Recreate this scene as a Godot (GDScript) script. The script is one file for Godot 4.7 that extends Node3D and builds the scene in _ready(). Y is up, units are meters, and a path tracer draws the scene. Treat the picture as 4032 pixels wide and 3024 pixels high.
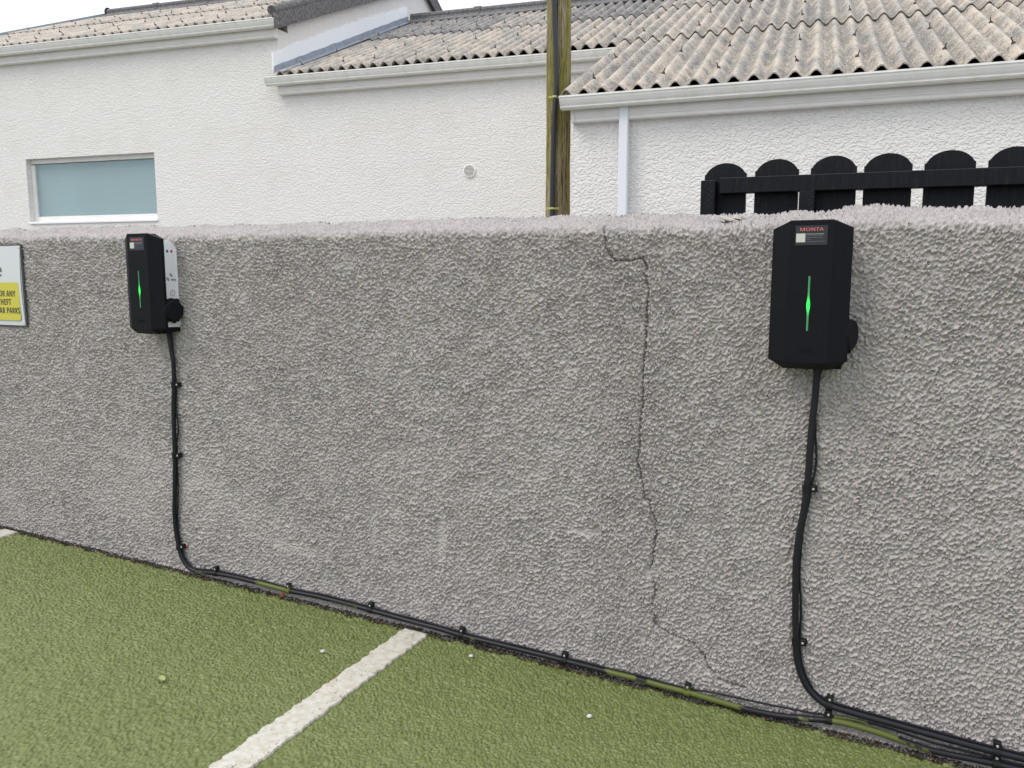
extends Node3D

# ---------------------------------------------------------------- small tools
class MB:
	var v := PackedVector3Array()
	var n := PackedVector3Array()
	var t := PackedVector2Array()
	var c := PackedColorArray()
	var ix := PackedInt32Array()
	var col := Color(1, 1, 1)

	func tri(a: Vector3, b: Vector3, d: Vector3) -> void:
		var nn := (b - a).cross(d - a)
		if nn.length() < 1e-12:
			return
		nn = nn.normalized()
		var k := v.size()
		for p in [a, b, d]:
			v.append(p)
			n.append(nn)
			t.append(Vector2(p.x, p.y))
			c.append(col)
		ix.append_array([k, k + 2, k + 1])

	# corners run counter-clockwise seen from outside
	func quad(a: Vector3, b: Vector3, d: Vector3, f: Vector3) -> void:
		var nn := (d - a).cross(f - b)
		if nn.length() < 1e-12:
			return
		nn = nn.normalized()
		var k := v.size()
		for p in [a, b, d, f]:
			v.append(p)
			n.append(nn)
			t.append(Vector2(p.x, p.y))
			c.append(col)
		ix.append_array([k, k + 2, k + 1, k, k + 3, k + 2])

	func box(at: Vector3, size: Vector3, bevel := 0.0) -> void:
		var h := size * 0.5
		if bevel <= 0.0:
			for ax in 3:
				for s in [-1.0, 1.0]:
					var u := (ax + 1) % 3
					var w := (ax + 2) % 3
					var q := []
					for k in [[-1.0, -1.0], [1.0, -1.0], [1.0, 1.0], [-1.0, 1.0]]:
						var p := Vector3()
						p[ax] = h[ax] * s
						p[u] = h[u] * k[0]
						p[w] = h[w] * k[1]
						q.append(p + at)
					if s > 0.0:
						quad(q[0], q[1], q[2], q[3])
					else:
						quad(q[3], q[2], q[1], q[0])
			return
		var b := minf(bevel, h[h.min_axis_index()] * 0.49)
		for ax in 3:
			var u := (ax + 1) % 3
			var w := (ax + 2) % 3
			for s in [-1.0, 1.0]:
				var q := []
				for k in [[-1.0, -1.0], [1.0, -1.0], [1.0, 1.0], [-1.0, 1.0]]:
					var p := Vector3()
					p[ax] = h[ax] * s
					p[u] = (h[u] - b) * k[0]
					p[w] = (h[w] - b) * k[1]
					q.append(p + at)
				if s > 0.0:
					quad(q[0], q[1], q[2], q[3])
				else:
					quad(q[3], q[2], q[1], q[0])
			# edges along axis ax
			for su in [-1.0, 1.0]:
				for sw in [-1.0, 1.0]:
					var p1 := Vector3()
					var p2 := Vector3()
					p1[u] = h[u] * su
					p1[w] = (h[w] - b) * sw
					p2[u] = (h[u] - b) * su
					p2[w] = h[w] * sw
					var e := Vector3()
					e[ax] = h[ax] - b
					if su * sw > 0.0:
						quad(at + p1 - e, at + p2 - e, at + p2 + e, at + p1 + e)
					else:
						quad(at + p2 - e, at + p1 - e, at + p1 + e, at + p2 + e)
		for sx in [-1.0, 1.0]:
			for sy in [-1.0, 1.0]:
				for sz in [-1.0, 1.0]:
					var px := at + Vector3(h.x * sx, (h.y - b) * sy, (h.z - b) * sz)
					var py := at + Vector3((h.x - b) * sx, h.y * sy, (h.z - b) * sz)
					var pz := at + Vector3((h.x - b) * sx, (h.y - b) * sy, h.z * sz)
					if sx * sy * sz > 0.0:
						tri(px, py, pz)
					else:
						tri(px, pz, py)

	# polygon given as (p, q) in the plane of A and B, swept along W from w0 to w1, where A x B = W
	func prism(poly: PackedVector2Array, o: Vector3, A: Vector3, B: Vector3, W: Vector3, w0: float, w1: float) -> void:
		var area := 0.0
		for i in poly.size():
			var j := (i + 1) % poly.size()
			area += poly[i].x * poly[j].y - poly[j].x * poly[i].y
		if area < 0.0:
			poly = poly.duplicate()
			poly.reverse()
		var lo := []
		var hi := []
		for p in poly:
			lo.append(o + A * p.x + B * p.y + W * w0)
			hi.append(o + A * p.x + B * p.y + W * w1)
		for i in poly.size():
			var j := (i + 1) % poly.size()
			quad(lo[i], lo[j], hi[j], hi[i])
		var tr := Geometry2D.triangulate_polygon(poly)
		for i in range(0, tr.size(), 3):
			var a: Vector2 = poly[tr[i]]
			var b: Vector2 = poly[tr[i + 1]]
			var d: Vector2 = poly[tr[i + 2]]
			var s := (b - a).cross(d - a)
			var k := [tr[i], tr[i + 1], tr[i + 2]]
			if s < 0.0:
				k = [tr[i], tr[i + 2], tr[i + 1]]
			tri(hi[k[0]], hi[k[1]], hi[k[2]])
			tri(lo[k[0]], lo[k[2]], lo[k[1]])

	# profile (z, y) swept along x
	func sweep_x(zy: Array, o: Vector3, x0: float, x1: float) -> void:
		var p := PackedVector2Array()
		for q in zy:
			p.append(Vector2(q[1], q[0]))
		prism(p, o, Vector3.UP, Vector3.BACK, Vector3.RIGHT, x0, x1)

	# a sheet of nu x nv points, u to the viewer's right and v up, with smooth normals
	func grid(nu: int, nv: int, pos: PackedVector3Array, uv: PackedVector2Array) -> void:
		var base := v.size()
		var nor := PackedVector3Array()
		nor.resize(nu * nv)
		for j in nv:
			var j0 := maxi(j - 1, 0) * nu
			var j1 := mini(j + 1, nv - 1) * nu
			var row := j * nu
			for i in nu:
				var du := pos[row + mini(i + 1, nu - 1)] - pos[row + maxi(i - 1, 0)]
				var dv := pos[j1 + i] - pos[j0 + i]
				nor[row + i] = du.cross(dv).normalized()
		v.append_array(pos)
		n.append_array(nor)
		t.append_array(uv)
		var ii := PackedInt32Array()
		ii.resize((nu - 1) * (nv - 1) * 6)
		var k := 0
		for j in nv - 1:
			for i in nu - 1:
				var a := base + j * nu + i
				ii[k] = a
				ii[k + 1] = a + nu + 1
				ii[k + 2] = a + 1
				ii[k + 3] = a
				ii[k + 4] = a + nu
				ii[k + 5] = a + nu + 1
				k += 6
		ix.append_array(ii)

	# smooth tube through points; paint(i_along, angle) gives its colour
	func tube(pts: Array, r: float, sides: int, paint = null) -> void:
		var m := pts.size()
		var up := Vector3(0.13, 0.31, 0.94)
		for i in m:
			var p: Vector3 = pts[i]
			var d: Vector3 = ((pts[mini(i + 1, m - 1)] as Vector3) - (pts[maxi(i - 1, 0)] as Vector3)).normalized()
			up = (up - d * up.dot(d)).normalized()
			var s := d.cross(up)
			for k in sides + 1:
				var an := TAU * k / sides
				var o := up * cos(an) + s * sin(an)
				v.append(p + o * r)
				n.append(o)
				t.append(Vector2(float(k) / sides, i * 0.1))
				c.append(paint.call(i, o) if paint else col)
		var b := v.size() - m * (sides + 1)
		for i in m - 1:
			for k in sides:
				var a := b + i * (sides + 1) + k
				var e := a + sides + 1
				ix.append_array([a, e, e + 1, a, e + 1, a + 1])
		for end in 2:
			var q := 0 if end == 0 else m - 1
			var k0 := b + q * (sides + 1)
			for k in range(1, sides - 1):
				if end == 0:
					tri(v[k0], v[k0 + k], v[k0 + k + 1])
				else:
					tri(v[k0], v[k0 + k + 1], v[k0 + k])

	# profile (radius, height) turned about axis d through o
	func lathe(prof: Array, o: Vector3, d: Vector3, sides: int) -> void:
		var u := d.cross(Vector3(0.31, 0.2, 0.93)).normalized()
		var w := d.cross(u)
		for i in prof.size() - 1:
			for k in sides:
				var a0 := TAU * k / sides
				var a1 := TAU * (k + 1) / sides
				var e0 := u * cos(a0) + w * sin(a0)
				var e1 := u * cos(a1) + w * sin(a1)
				var p0: Array = prof[i]
				var p1: Array = prof[i + 1]
				if p0[0] < 1e-6:
					tri(o + d * p0[1], o + e1 * p1[0] + d * p1[1], o + e0 * p1[0] + d * p1[1])
				elif p1[0] < 1e-6:
					tri(o + e0 * p0[0] + d * p0[1], o + e1 * p0[0] + d * p0[1], o + d * p1[1])
				else:
					quad(o + e0 * p0[0] + d * p0[1], o + e1 * p0[0] + d * p0[1], o + e1 * p1[0] + d * p1[1], o + e0 * p1[0] + d * p1[1])

	func mesh() -> ArrayMesh:
		var a := []
		a.resize(Mesh.ARRAY_MAX)
		a[Mesh.ARRAY_VERTEX] = v
		a[Mesh.ARRAY_NORMAL] = n
		if t.size() == v.size():
			a[Mesh.ARRAY_TEX_UV] = t
		if c.size() == v.size():
			a[Mesh.ARRAY_COLOR] = c
		a[Mesh.ARRAY_INDEX] = ix
		var m := ArrayMesh.new()
		m.add_surface_from_arrays(Mesh.PRIMITIVE_TRIANGLES, a)
		return m


func lin(r: float, g: float, b: float) -> Color:
	return Color(r, g, b).linear_to_srgb()


func mat(c: Color, rough := 0.8, spec := 0.5) -> StandardMaterial3D:
	var m := StandardMaterial3D.new()
	m.albedo_color = c
	m.roughness = rough
	m.metallic_specular = spec
	return m


func noise(sd: int, type := FastNoiseLite.TYPE_SIMPLEX_SMOOTH, oct := 1) -> FastNoiseLite:
	var f := FastNoiseLite.new()
	f.seed = sd
	f.noise_type = type
	f.frequency = 1.0
	f.fractal_type = FastNoiseLite.FRACTAL_FBM if oct > 1 else FastNoiseLite.FRACTAL_NONE
	f.fractal_octaves = oct
	return f


func noise_tex(sd: int, freq: float, size := 512, oct := 3, ramp = null, type := FastNoiseLite.TYPE_SIMPLEX_SMOOTH) -> NoiseTexture2D:
	var f := FastNoiseLite.new()
	f.seed = sd
	f.noise_type = type
	f.frequency = freq
	f.fractal_octaves = oct
	if oct < 2:
		f.fractal_type = FastNoiseLite.FRACTAL_NONE
	var x := NoiseTexture2D.new()
	x.width = size
	x.height = size
	x.seamless = true
	x.noise = f
	if ramp:
		var g := Gradient.new()
		g.offsets = PackedFloat32Array(ramp[0])
		g.colors = PackedColorArray(ramp[1])
		x.color_ramp = g
	return x


func part(called: String, m, material: Material, parent: Node = self) -> MeshInstance3D:
	var o := MeshInstance3D.new()
	o.name = called
	o.mesh = m.mesh() if m is MB else m
	o.material_override = material
	parent.add_child(o, true)
	return o


var taken := {}
func numbered(called: String) -> String:
	var k: int = taken.get(called, 0)
	taken[called] = k + 1
	return called if k == 0 else "%s_%03d" % [called, k]


func tag(o: Node, label: String, category: String, group := "") -> void:
	o.set_meta("label", label)
	o.set_meta("category", category)
	if group:
		o.set_meta("group", group)


func thing(called: String, label: String, category: String, at := Vector3.ZERO, turn := 0.0, group := "") -> Node3D:
	var o := Node3D.new()
	o.name = numbered(called)
	o.position = at
	o.rotation_degrees.y = turn
	tag(o, label, category, group)
	add_child(o)
	return o


func one(called: String, m, material: Material, label: String, category: String, group := "", at := Vector3.ZERO) -> MeshInstance3D:
	var o := part(numbered(called), m, material)
	o.position = at
	tag(o, label, category, group)
	return o


func structure(called: String, m, material: Material) -> MeshInstance3D:
	var o := part(numbered(called), m, material)
	o.set_meta("kind", "structure")
	return o


func letters(s: String, height: float, font_name := "Droid Sans", weight := 400, depth := 0.0006) -> TextMesh:
	var f := SystemFont.new()
	f.font_names = PackedStringArray([font_name])
	f.font_weight = weight
	var tm := TextMesh.new()
	tm.text = s
	tm.font = f
	tm.font_size = 64
	tm.pixel_size = height / 64.0 / 0.714   # height is the height of a capital
	tm.depth = depth
	return tm


func smooth_path(a: Array, z: float, per := 6) -> Array:
	var out := []
	for i in a.size() - 1:
		var p0: Array = a[maxi(i - 1, 0)]
		var p1: Array = a[i]
		var p2: Array = a[i + 1]
		var p3: Array = a[mini(i + 2, a.size() - 1)]
		for k in per:
			var w := float(k) / per
			var q := Vector2(p1[0], p1[1]).cubic_interpolate(Vector2(p2[0], p2[1]), Vector2(p0[0], p0[1]), Vector2(p3[0], p3[1]), w)
			out.append(Vector3(q.x, q.y, z))
	out.append(Vector3(a[-1][0], a[-1][1], z))
	return out


func interp(tab: Array, x: float) -> float:
	if x <= tab[0][0]:
		return tab[0][1]
	for i in tab.size() - 1:
		if x <= tab[i + 1][0]:
			return lerpf(tab[i][1], tab[i + 1][1], (x - tab[i][0]) / (tab[i + 1][0] - tab[i][0]))
	return tab[-1][1]


func steps(list: Array) -> PackedFloat32Array:   # [from, to, step] runs joined into one row of positions
	var out := PackedFloat32Array()
	for r in list:
		var k := maxi(1, int(round((r[1] - r[0]) / r[2])))
		for i in k:
			out.append(r[0] + (r[1] - r[0]) * i / k)
	out.append(list[-1][1])
	return out

# ---------------------------------------------------------------- the place
const EYE := Vector3(0, 1.5, 2.747)
const FALL := 0.0288            # the car park falls by this much per metre along the wall
var M := {}


func ground_y(x: float) -> float:
	return -FALL * x


func _ready() -> void:
	# camera
	var cam := Camera3D.new()
	cam.name = "camera"
	cam.position = EYE
	cam.rotation_degrees = Vector3(-7.45, 25.4, 0)
	cam.fov = 50.58
	cam.near = 0.05
	cam.far = 600.0
	add_child(cam)
	cam.current = true
	# sky and light: bright overcast
	var env := Environment.new()
	env.background_mode = Environment.BG_SKY
	var sm := ProceduralSkyMaterial.new()
	sm.sky_top_color = Color(0.94, 0.962, 1.0)
	sm.sky_horizon_color = Color(0.66, 0.69, 0.73)
	sm.sky_curve = 0.5
	sm.ground_bottom_color = Color(0.45, 0.45, 0.44)
	sm.ground_horizon_color = Color(0.6, 0.61, 0.62)
	sm.sky_energy_multiplier = 1.0
	sm.energy_multiplier = 1.75
	sm.sun_angle_max = 0.1
	var sky := Sky.new()
	sky.sky_material = sm
	env.sky = sky
	env.tonemap_mode = Environment.TONE_MAPPER_LINEAR
	env.tonemap_exposure = 1.14
	env.sdfgi_enabled = true
	env.ssao_enabled = true
	env.ssil_enabled = true
	var we := WorldEnvironment.new()
	we.name = "world"
	we.environment = env
	add_child(we)
	var sun := DirectionalLight3D.new()
	sun.name = "sun"
	sun.light_energy = 0.5
	sun.light_angular_distance = 25.0
	sun.light_color = Color(1.0, 0.985, 0.96)
	sun.shadow_enabled = true
	sun.look_at_from_position(Vector3(-0.5, 0.85, 0.55), Vector3.ZERO)
	add_child(sun)

	materials()
	build_ground()
	build_wall()
	build_long_building()
	build_near_building()
	build_pole()
	build_fence()
	build_chargers()
	build_cables()
	build_sign()
	build_litter()


func triplanar(m: StandardMaterial3D, scale: float, world := true) -> StandardMaterial3D:
	m.uv1_triplanar = true
	m.uv1_world_triplanar = world
	m.uv1_scale = Vector3.ONE * scale
	return m


func materials() -> void:
	var w := Color(1, 1, 1)
	# grey roughcast: paint a little patchy with dirt
	M.roughcast = mat(lin(0.432, 0.397, 0.383), 0.92, 0.3)
	M.roughcast.uv1_scale = Vector3(0.8, 0.8, 1)
	M.roughcast.albedo_texture = noise_tex(5, 0.012, 1024, 5, [[0.0, 0.3, 0.55, 1.0], [Color(0.95, 0.945, 0.94), Color(0.985, 0.983, 0.98), w, w]])
	M.roughcast.heightmap_enabled = true
	M.roughcast.heightmap_texture = noise_tex(6, 0.13, 1024, 2)
	M.roughcast.heightmap_scale = 0.22
	# white roughcast of the buildings: fine stipple relief
	M.white = triplanar(mat(lin(0.785, 0.757, 0.722), 0.9, 0.3), 0.45)
	M.white.albedo_texture = noise_tex(9, 0.005, 512, 4, [[0.0, 0.4, 1.0], [Color(0.975, 0.973, 0.968), Color(0.993, 0.992, 0.99), w]])
	M.white.heightmap_enabled = true
	M.white.heightmap_texture = stipple_tex(31)
	M.white.heightmap_scale = 0.6
	M.smooth_white = mat(lin(0.86, 0.86, 0.86), 0.6)
	M.plastic_white = triplanar(mat(lin(0.85, 0.815, 0.785), 0.35), 0.8)
	M.plastic_white.albedo_texture = noise_tex(12, 0.01, 512, 4, [[0.0, 0.45, 1.0], [Color(0.95, 0.948, 0.94), Color(0.985, 0.984, 0.98), w]])
	M.gutter = triplanar(mat(lin(0.85, 0.825, 0.79), 0.4), 1.3)
	M.gutter.albedo_texture = noise_tex(13, 0.012, 512, 5, [[0.0, 0.4, 0.7, 1.0], [Color(0.9, 0.91, 0.86), Color(0.975, 0.978, 0.965), w, w]])
	M.black = mat(lin(0.006, 0.006, 0.0085), 0.55, 0.27)
	M.black_paint = triplanar(mat(lin(0.013, 0.013, 0.016), 0.5), 1.5)
	M.cable = mat(Color(1, 1, 1), 0.42, 0.38)
	M.cable.vertex_color_use_as_albedo = true
	M.clip = mat(Color(1, 1, 1), 0.5, 0.3)
	M.clip.vertex_color_use_as_albedo = true
	M.steel = mat(lin(0.62, 0.63, 0.62), 0.35)
	M.steel.metallic = 0.7
	M.lead = triplanar(mat(lin(0.33, 0.36, 0.41), 0.5), 2.0)
	M.lead.albedo_texture = noise_tex(17, 0.02, 256, 4, [[0.0, 0.5, 1.0], [Color(0.75, 0.76, 0.78), Color(0.95, 0.95, 0.95), w]])
	M.rust = triplanar(mat(lin(0.075, 0.045, 0.03), 0.85), 9.0)
	M.dark_cement = triplanar(mat(lin(0.19, 0.185, 0.185), 0.9), 1.1)
	M.dark_cement.albedo_texture = noise_tex(21, 0.03, 512, 5, [[0.0, 0.42, 0.55, 0.72, 1.0], [Color(0.62, 0.61, 0.62), Color(0.8, 0.79, 0.79), Color(0.92, 0.915, 0.91), w, w]])
	M.rough_black = mat(lin(0.01, 0.01, 0.01), 0.95)


# lumpy stipple as it lies on the white walls, as heights
func stipple_tex(sd: int) -> ImageTexture:
	var S := 1024
	var buf := PackedFloat32Array()
	buf.resize(S * S)
	var rng := RandomNumberGenerator.new()
	rng.seed = sd
	for k in 21000:
		var cx := rng.randi() % S
		var cy := rng.randi() % S
		var ra := rng.randf_range(3.6, 7.8)
		var el := rng.randf_range(0.45, 0.85)
		var an := rng.randf_range(-0.7, 0.7)
		var ca := cos(an) / ra
		var sa := sin(an) / ra
		var top := rng.randf_range(0.35, 1.0)
		var rr := int(ceil(ra))
		for dy in range(-rr, rr + 1):
			var row := ((cy + dy + S) % S) * S
			for dx in range(-rr, rr + 1):
				var u := dx * ca + dy * sa
				var v := (dy * ca - dx * sa) / el
				var q := 1.0 - u * u - v * v
				if q > 0.0:
					var at := row + (cx + dx + S) % S
					buf[at] = maxf(buf[at], top * sqrt(q))
	return ImageTexture.create_from_image(Image.create_from_data(S, S, false, Image.FORMAT_RF, buf.to_byte_array()))


# ---------------------------------------------------------------- ground
var g_cell: FastNoiseLite
var g_val: FastNoiseLite
var g_soft: FastNoiseLite
var g_warp: FastNoiseLite
var g_fine: FastNoiseLite

const LINE_A := -1.783
const LINE_B := -1.672


func line_edge(z: float, s: float) -> float:
	return 0.006 * g_soft.get_noise_2d(z * 22.0, s * 7.0) + 0.0035 * g_soft.get_noise_2d(z * 90.0, s * 3.0 + 40.0)


func ground_relief(x: float, z: float) -> float:
	var wx := x + 0.008 * g_warp.get_noise_2d(x * 60.0, z * 60.0)
	var wz := z + 0.008 * g_warp.get_noise_2d(x * 60.0 + 50.0, z * 60.0)
	var k := g_val.get_noise_2d(wx * 62.0, wz * 62.0)
	var e := g_cell.get_noise_2d(wx * 62.0, wz * 62.0) + 1.0       # nought in the joint between two stones
	var gate := smoothstep(-0.3, 0.3, g_soft.get_noise_2d(x * 26.0 + 80.0, z * 26.0))
	# flat painted stones with open joints and sharp pits between them
	var h := -0.0068 * (1.0 - smoothstep(0.02, 0.22, e)) * gate + 0.0013 * k
	var pit := g_soft.get_noise_2d(x * 88.0, z * 88.0)
	h -= 0.008 * smoothstep(0.26, 0.42, pit)
	h += 0.0015 * g_soft.get_noise_2d(x * 17.0 + 40.0, z * 17.0) + 0.0006 * g_fine.get_noise_2d(x * 130.0, z * 130.0)
	return h


func build_ground() -> void:
	g_cell = noise(3, FastNoiseLite.TYPE_CELLULAR)
	g_cell.cellular_return_type = FastNoiseLite.RETURN_DISTANCE2_SUB
	g_val = noise(3, FastNoiseLite.TYPE_CELLULAR)
	g_val.cellular_return_type = FastNoiseLite.RETURN_CELL_VALUE
	g_soft = noise(8)
	g_warp = noise(15)
	g_fine = noise(23)
	var w := Color(1, 1, 1)
	var green := triplanar(mat(lin(0.15, 0.176, 0.053), 0.5, 0.5), 0.5)
	green.albedo_texture = noise_tex(41, 0.02, 1024, 5, [[0.0, 0.3, 0.5, 0.7, 1.0], [Color(0.88, 0.88, 0.86), Color(0.94, 0.945, 0.92), Color(0.98, 0.98, 0.98), w, w]])
	var xs := steps([[-12.0, -5.0, 0.25], [-5.0, -4.7, 0.02], [-4.7, -2.6, 0.0056], [-2.6, -1.2, 0.0046], [-1.2, 0.62, 0.0042], [0.62, 1.0, 0.02], [1.0, 12.0, 0.25]])
	var zs := steps([[0.0, 0.9, 0.0045], [0.9, 2.0, 0.0058], [2.0, 2.6, 0.02], [2.6, 14.0, 0.3]])
	var nu := xs.size()
	var nv := zs.size()
	var pos := PackedVector3Array()
	var uv := PackedVector2Array()
	pos.resize(nu * nv)
	uv.resize(nu * nv)
	for j in nv:
		var z := zs[nv - 1 - j]
		for i in nu:
			var x := xs[i]
			var h := 0.0
			if x > -5.0 and x < 1.0 and z < 2.6:
				h = ground_relief(x, z)
				# the layer is worn and ragged where it meets the wall
				var rag := 0.03 + 0.02 * g_soft.get_noise_2d(x * 9.0, 3.0) + 0.012 * g_soft.get_noise_2d(x * 45.0, 9.0)
				if z < rag:
					h -= 0.012 * clampf((rag - z) / 0.012, 0.0, 1.0)
				var xl := x if x > -3.0 else x + 2.6
				if xl > LINE_A - 0.012 and xl < LINE_B + 0.012 and z > 0.015:
					h = minf(h, 0.001) * 0.4 - 0.0025
			pos[j * nu + i] = Vector3(x, ground_y(x) + h, z)
			uv[j * nu + i] = Vector2(x, z)
	var g := MB.new()
	g.grid(nu, nv, pos, uv)
	structure("car_park", g, green)
	# the yard behind the wall and the land all round
	var m := MB.new()
	m.quad(Vector3(-20, 0.02, -0.19), Vector3(20, 0.02, -0.19), Vector3(20, 0.02, -26), Vector3(-20, 0.02, -26))
	structure("yard", m, triplanar(mat(lin(0.22, 0.215, 0.205), 0.9), 0.6))
	m = MB.new()
	m.quad(Vector3(-250, -0.45, 250), Vector3(250, -0.45, 250), Vector3(250, -0.45, -250), Vector3(-250, -0.45, -250))
	structure("ground", m, mat(lin(0.1, 0.1, 0.09), 0.95))
	# bay lines
	var paint := triplanar(mat(lin(0.56, 0.535, 0.475), 0.65), 1.0)
	paint.albedo_texture = line_tex()
	for off: float in [0.0, -2.6]:
		var zl := steps([[0.024, 1.3, 0.006], [1.3, 4.8, 0.02]])
		var cols := 22
		var p := PackedVector3Array()
		var t := PackedVector2Array()
		for j in zl.size():
			var z: float = zl[zl.size() - 1 - j]
			var xa := LINE_A + off + line_edge(z, 1.0)
			var xb := LINE_B + off + line_edge(z, 2.0)
			for i in cols + 1:
				var f := clampf((i - 1.0) / (cols - 2.0), 0.0, 1.0)
				var x := lerpf(xa, xb, f)
				var zz := z
				if j == zl.size() - 1:
					zz += 0.008 * g_soft.get_noise_2d(x * 60.0, 4.0)
				var y := 0.0042 + 0.001 * g_soft.get_noise_2d(x * 35.0, z * 35.0) + 0.0004 * g_fine.get_noise_2d(x * 120.0, z * 120.0)
				if i == 0 or i == cols or j == zl.size() - 1:
					y = -0.006
				p.append(Vector3(x, ground_y(x) + y, zz))
				t.append(Vector2(x, z))
		var l := MB.new()
		l.grid(cols + 1, zl.size(), p, t)
		structure("bay_line", l, paint)


func line_tex() -> ImageTexture:
	var cr := noise(77, FastNoiseLite.TYPE_CELLULAR)
	cr.cellular_return_type = FastNoiseLite.RETURN_DISTANCE2_SUB
	var wp := noise(78)
	var pt := noise(79, FastNoiseLite.TYPE_SIMPLEX_SMOOTH, 3)
	var S := 768
	var im := Image.create(S, S, false, Image.FORMAT_RGB8)
	for y in S:
		for x in S:
			var u := x / float(S)
			var v := y / float(S)
			var a := u + 0.014 * wp.get_noise_2d(u * 30.0, v * 30.0)
			var b := v + 0.014 * wp.get_noise_2d(u * 30.0 + 9.0, v * 30.0)
			var d := cr.get_noise_2d(a * 15.0, b * 15.0) + 1.0
			var where := pt.get_noise_2d(u * 6.0, v * 6.0)
			var dirt := pt.get_noise_2d(u * 22.0 + 20.0, v * 22.0)
			var c := Color(1, 1, 1).lerp(Color(0.92, 0.895, 0.85), clampf(dirt + 0.3, 0.0, 1.0))
			if d < 0.022 and where > 0.02:
				c = Color(0.62, 0.6, 0.56)
			if pt.get_noise_2d(u * 80.0 + 70.0, v * 50.0) > 0.6:
				c = Color(0.36, 0.37, 0.37)
			im.set_pixel(x, y, c)
	return ImageTexture.create_from_image(im)


# ---------------------------------------------------------------- the boundary wall
var w_a: FastNoiseLite
var w_b: FastNoiseLite
var w_c: FastNoiseLite
var w_d: FastNoiseLite
const CRACK := [
	[[-0.96, 1.72], [-0.954, 1.676], [-0.944, 1.638], [-0.942, 1.611], [-0.928, 1.584], [-0.906, 1.559], [-0.861, 1.558], [-0.82, 1.566], [-0.803, 1.567], [-0.792, 1.538], [-0.796, 1.507], [-0.791, 1.485], [-0.782, 1.465], [-0.785, 1.431], [-0.788, 1.4], [-0.786, 1.355], [-0.788, 1.31], [-0.789, 1.265], [-0.793, 1.219], [-0.796, 1.173], [-0.796, 1.118], [-0.796, 1.058], [-0.801, 1.021], [-0.804, 0.961], [-0.803, 0.908], [-0.811, 0.855], [-0.798, 0.81], [-0.782, 0.747], [-0.779, 0.718], [-0.764, 0.717], [-0.758, 0.685], [-0.742, 0.652], [-0.735, 0.606], [-0.743, 0.557], [-0.746, 0.497], [-0.75, 0.473]],
	[[-0.74, 0.42], [-0.733, 0.386], [-0.742, 0.354], [-0.745, 0.332]],
	[[-0.734, 0.298], [-0.732, 0.256], [-0.7, 0.246], [-0.65, 0.226], [-0.604, 0.223], [-0.569, 0.194], [-0.539, 0.147], [-0.504, 0.106], [-0.454, 0.094], [-0.41, 0.092]],
]
const WALL_TOP := [[-7.5, 1.74], [-4.27, 1.712], [-2.53, 1.688], [-1.87, 1.682], [-1.3, 1.68], [-0.93, 1.674], [-0.47, 1.668], [-0.06, 1.671], [0.3, 1.664], [3.0, 1.66]]
# places where the roughcast is thin or rubbed: x, y, half width, half height, how far
const RUBBED := [[-2.5, 0.42, 0.2, 0.1, 0.25], [-2.36, 0.31, 0.14, 0.035, 0.45], [-1.95, 0.42, 0.015, 0.1, 0.5], [-1.62, 0.45, 0.018, 0.13, 0.5], [-2.9, 0.5, 0.2, 0.15, 0.35], [-1.0, 0.57, 0.07, 0.012, 0.6], [-3.4, 0.5, 0.3, 0.2, 0.3]]


func to_crack(x: float, y: float) -> float:
	var best := 1.0
	for line in CRACK:
		for i in line.size() - 1:
			var a := Vector2(line[i][0], line[i][1])
			var b := Vector2(line[i + 1][0], line[i + 1][1])
			if y > maxf(a.y, b.y) + 0.01 or y < minf(a.y, b.y) - 0.01 or x > maxf(a.x, b.x) + 0.01 or x < minf(a.x, b.x) - 0.01:
				continue
			var q := Geometry2D.get_closest_point_to_segment(Vector2(x, y), a, b)
			best = minf(best, q.distance_to(Vector2(x, y)))
	return best


func wall_relief(x: float, s: float) -> float:
	var wx := x + 0.0045 * w_d.get_noise_2d(x * 95.0, s * 95.0)
	var ws := s + 0.0045 * w_d.get_noise_2d(x * 95.0 + 31.0, s * 95.0)
	var a := w_a.get_noise_2d(wx * 66.0, ws * 86.0)
	var b := w_b.get_noise_2d(wx * 130.0, ws * 155.0)
	var la := smoothstep(-0.2, 0.22, a)
	var lb := smoothstep(-0.16, 0.18, b)
	# patches where the thrown coat lies thicker or thinner
	var coat := 1.0 + 0.2 * w_c.get_noise_2d(x * 9.0, s * 11.0)
	return (0.0062 * la + 0.005 * lb * (0.4 + 0.6 * la)) * coat


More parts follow.
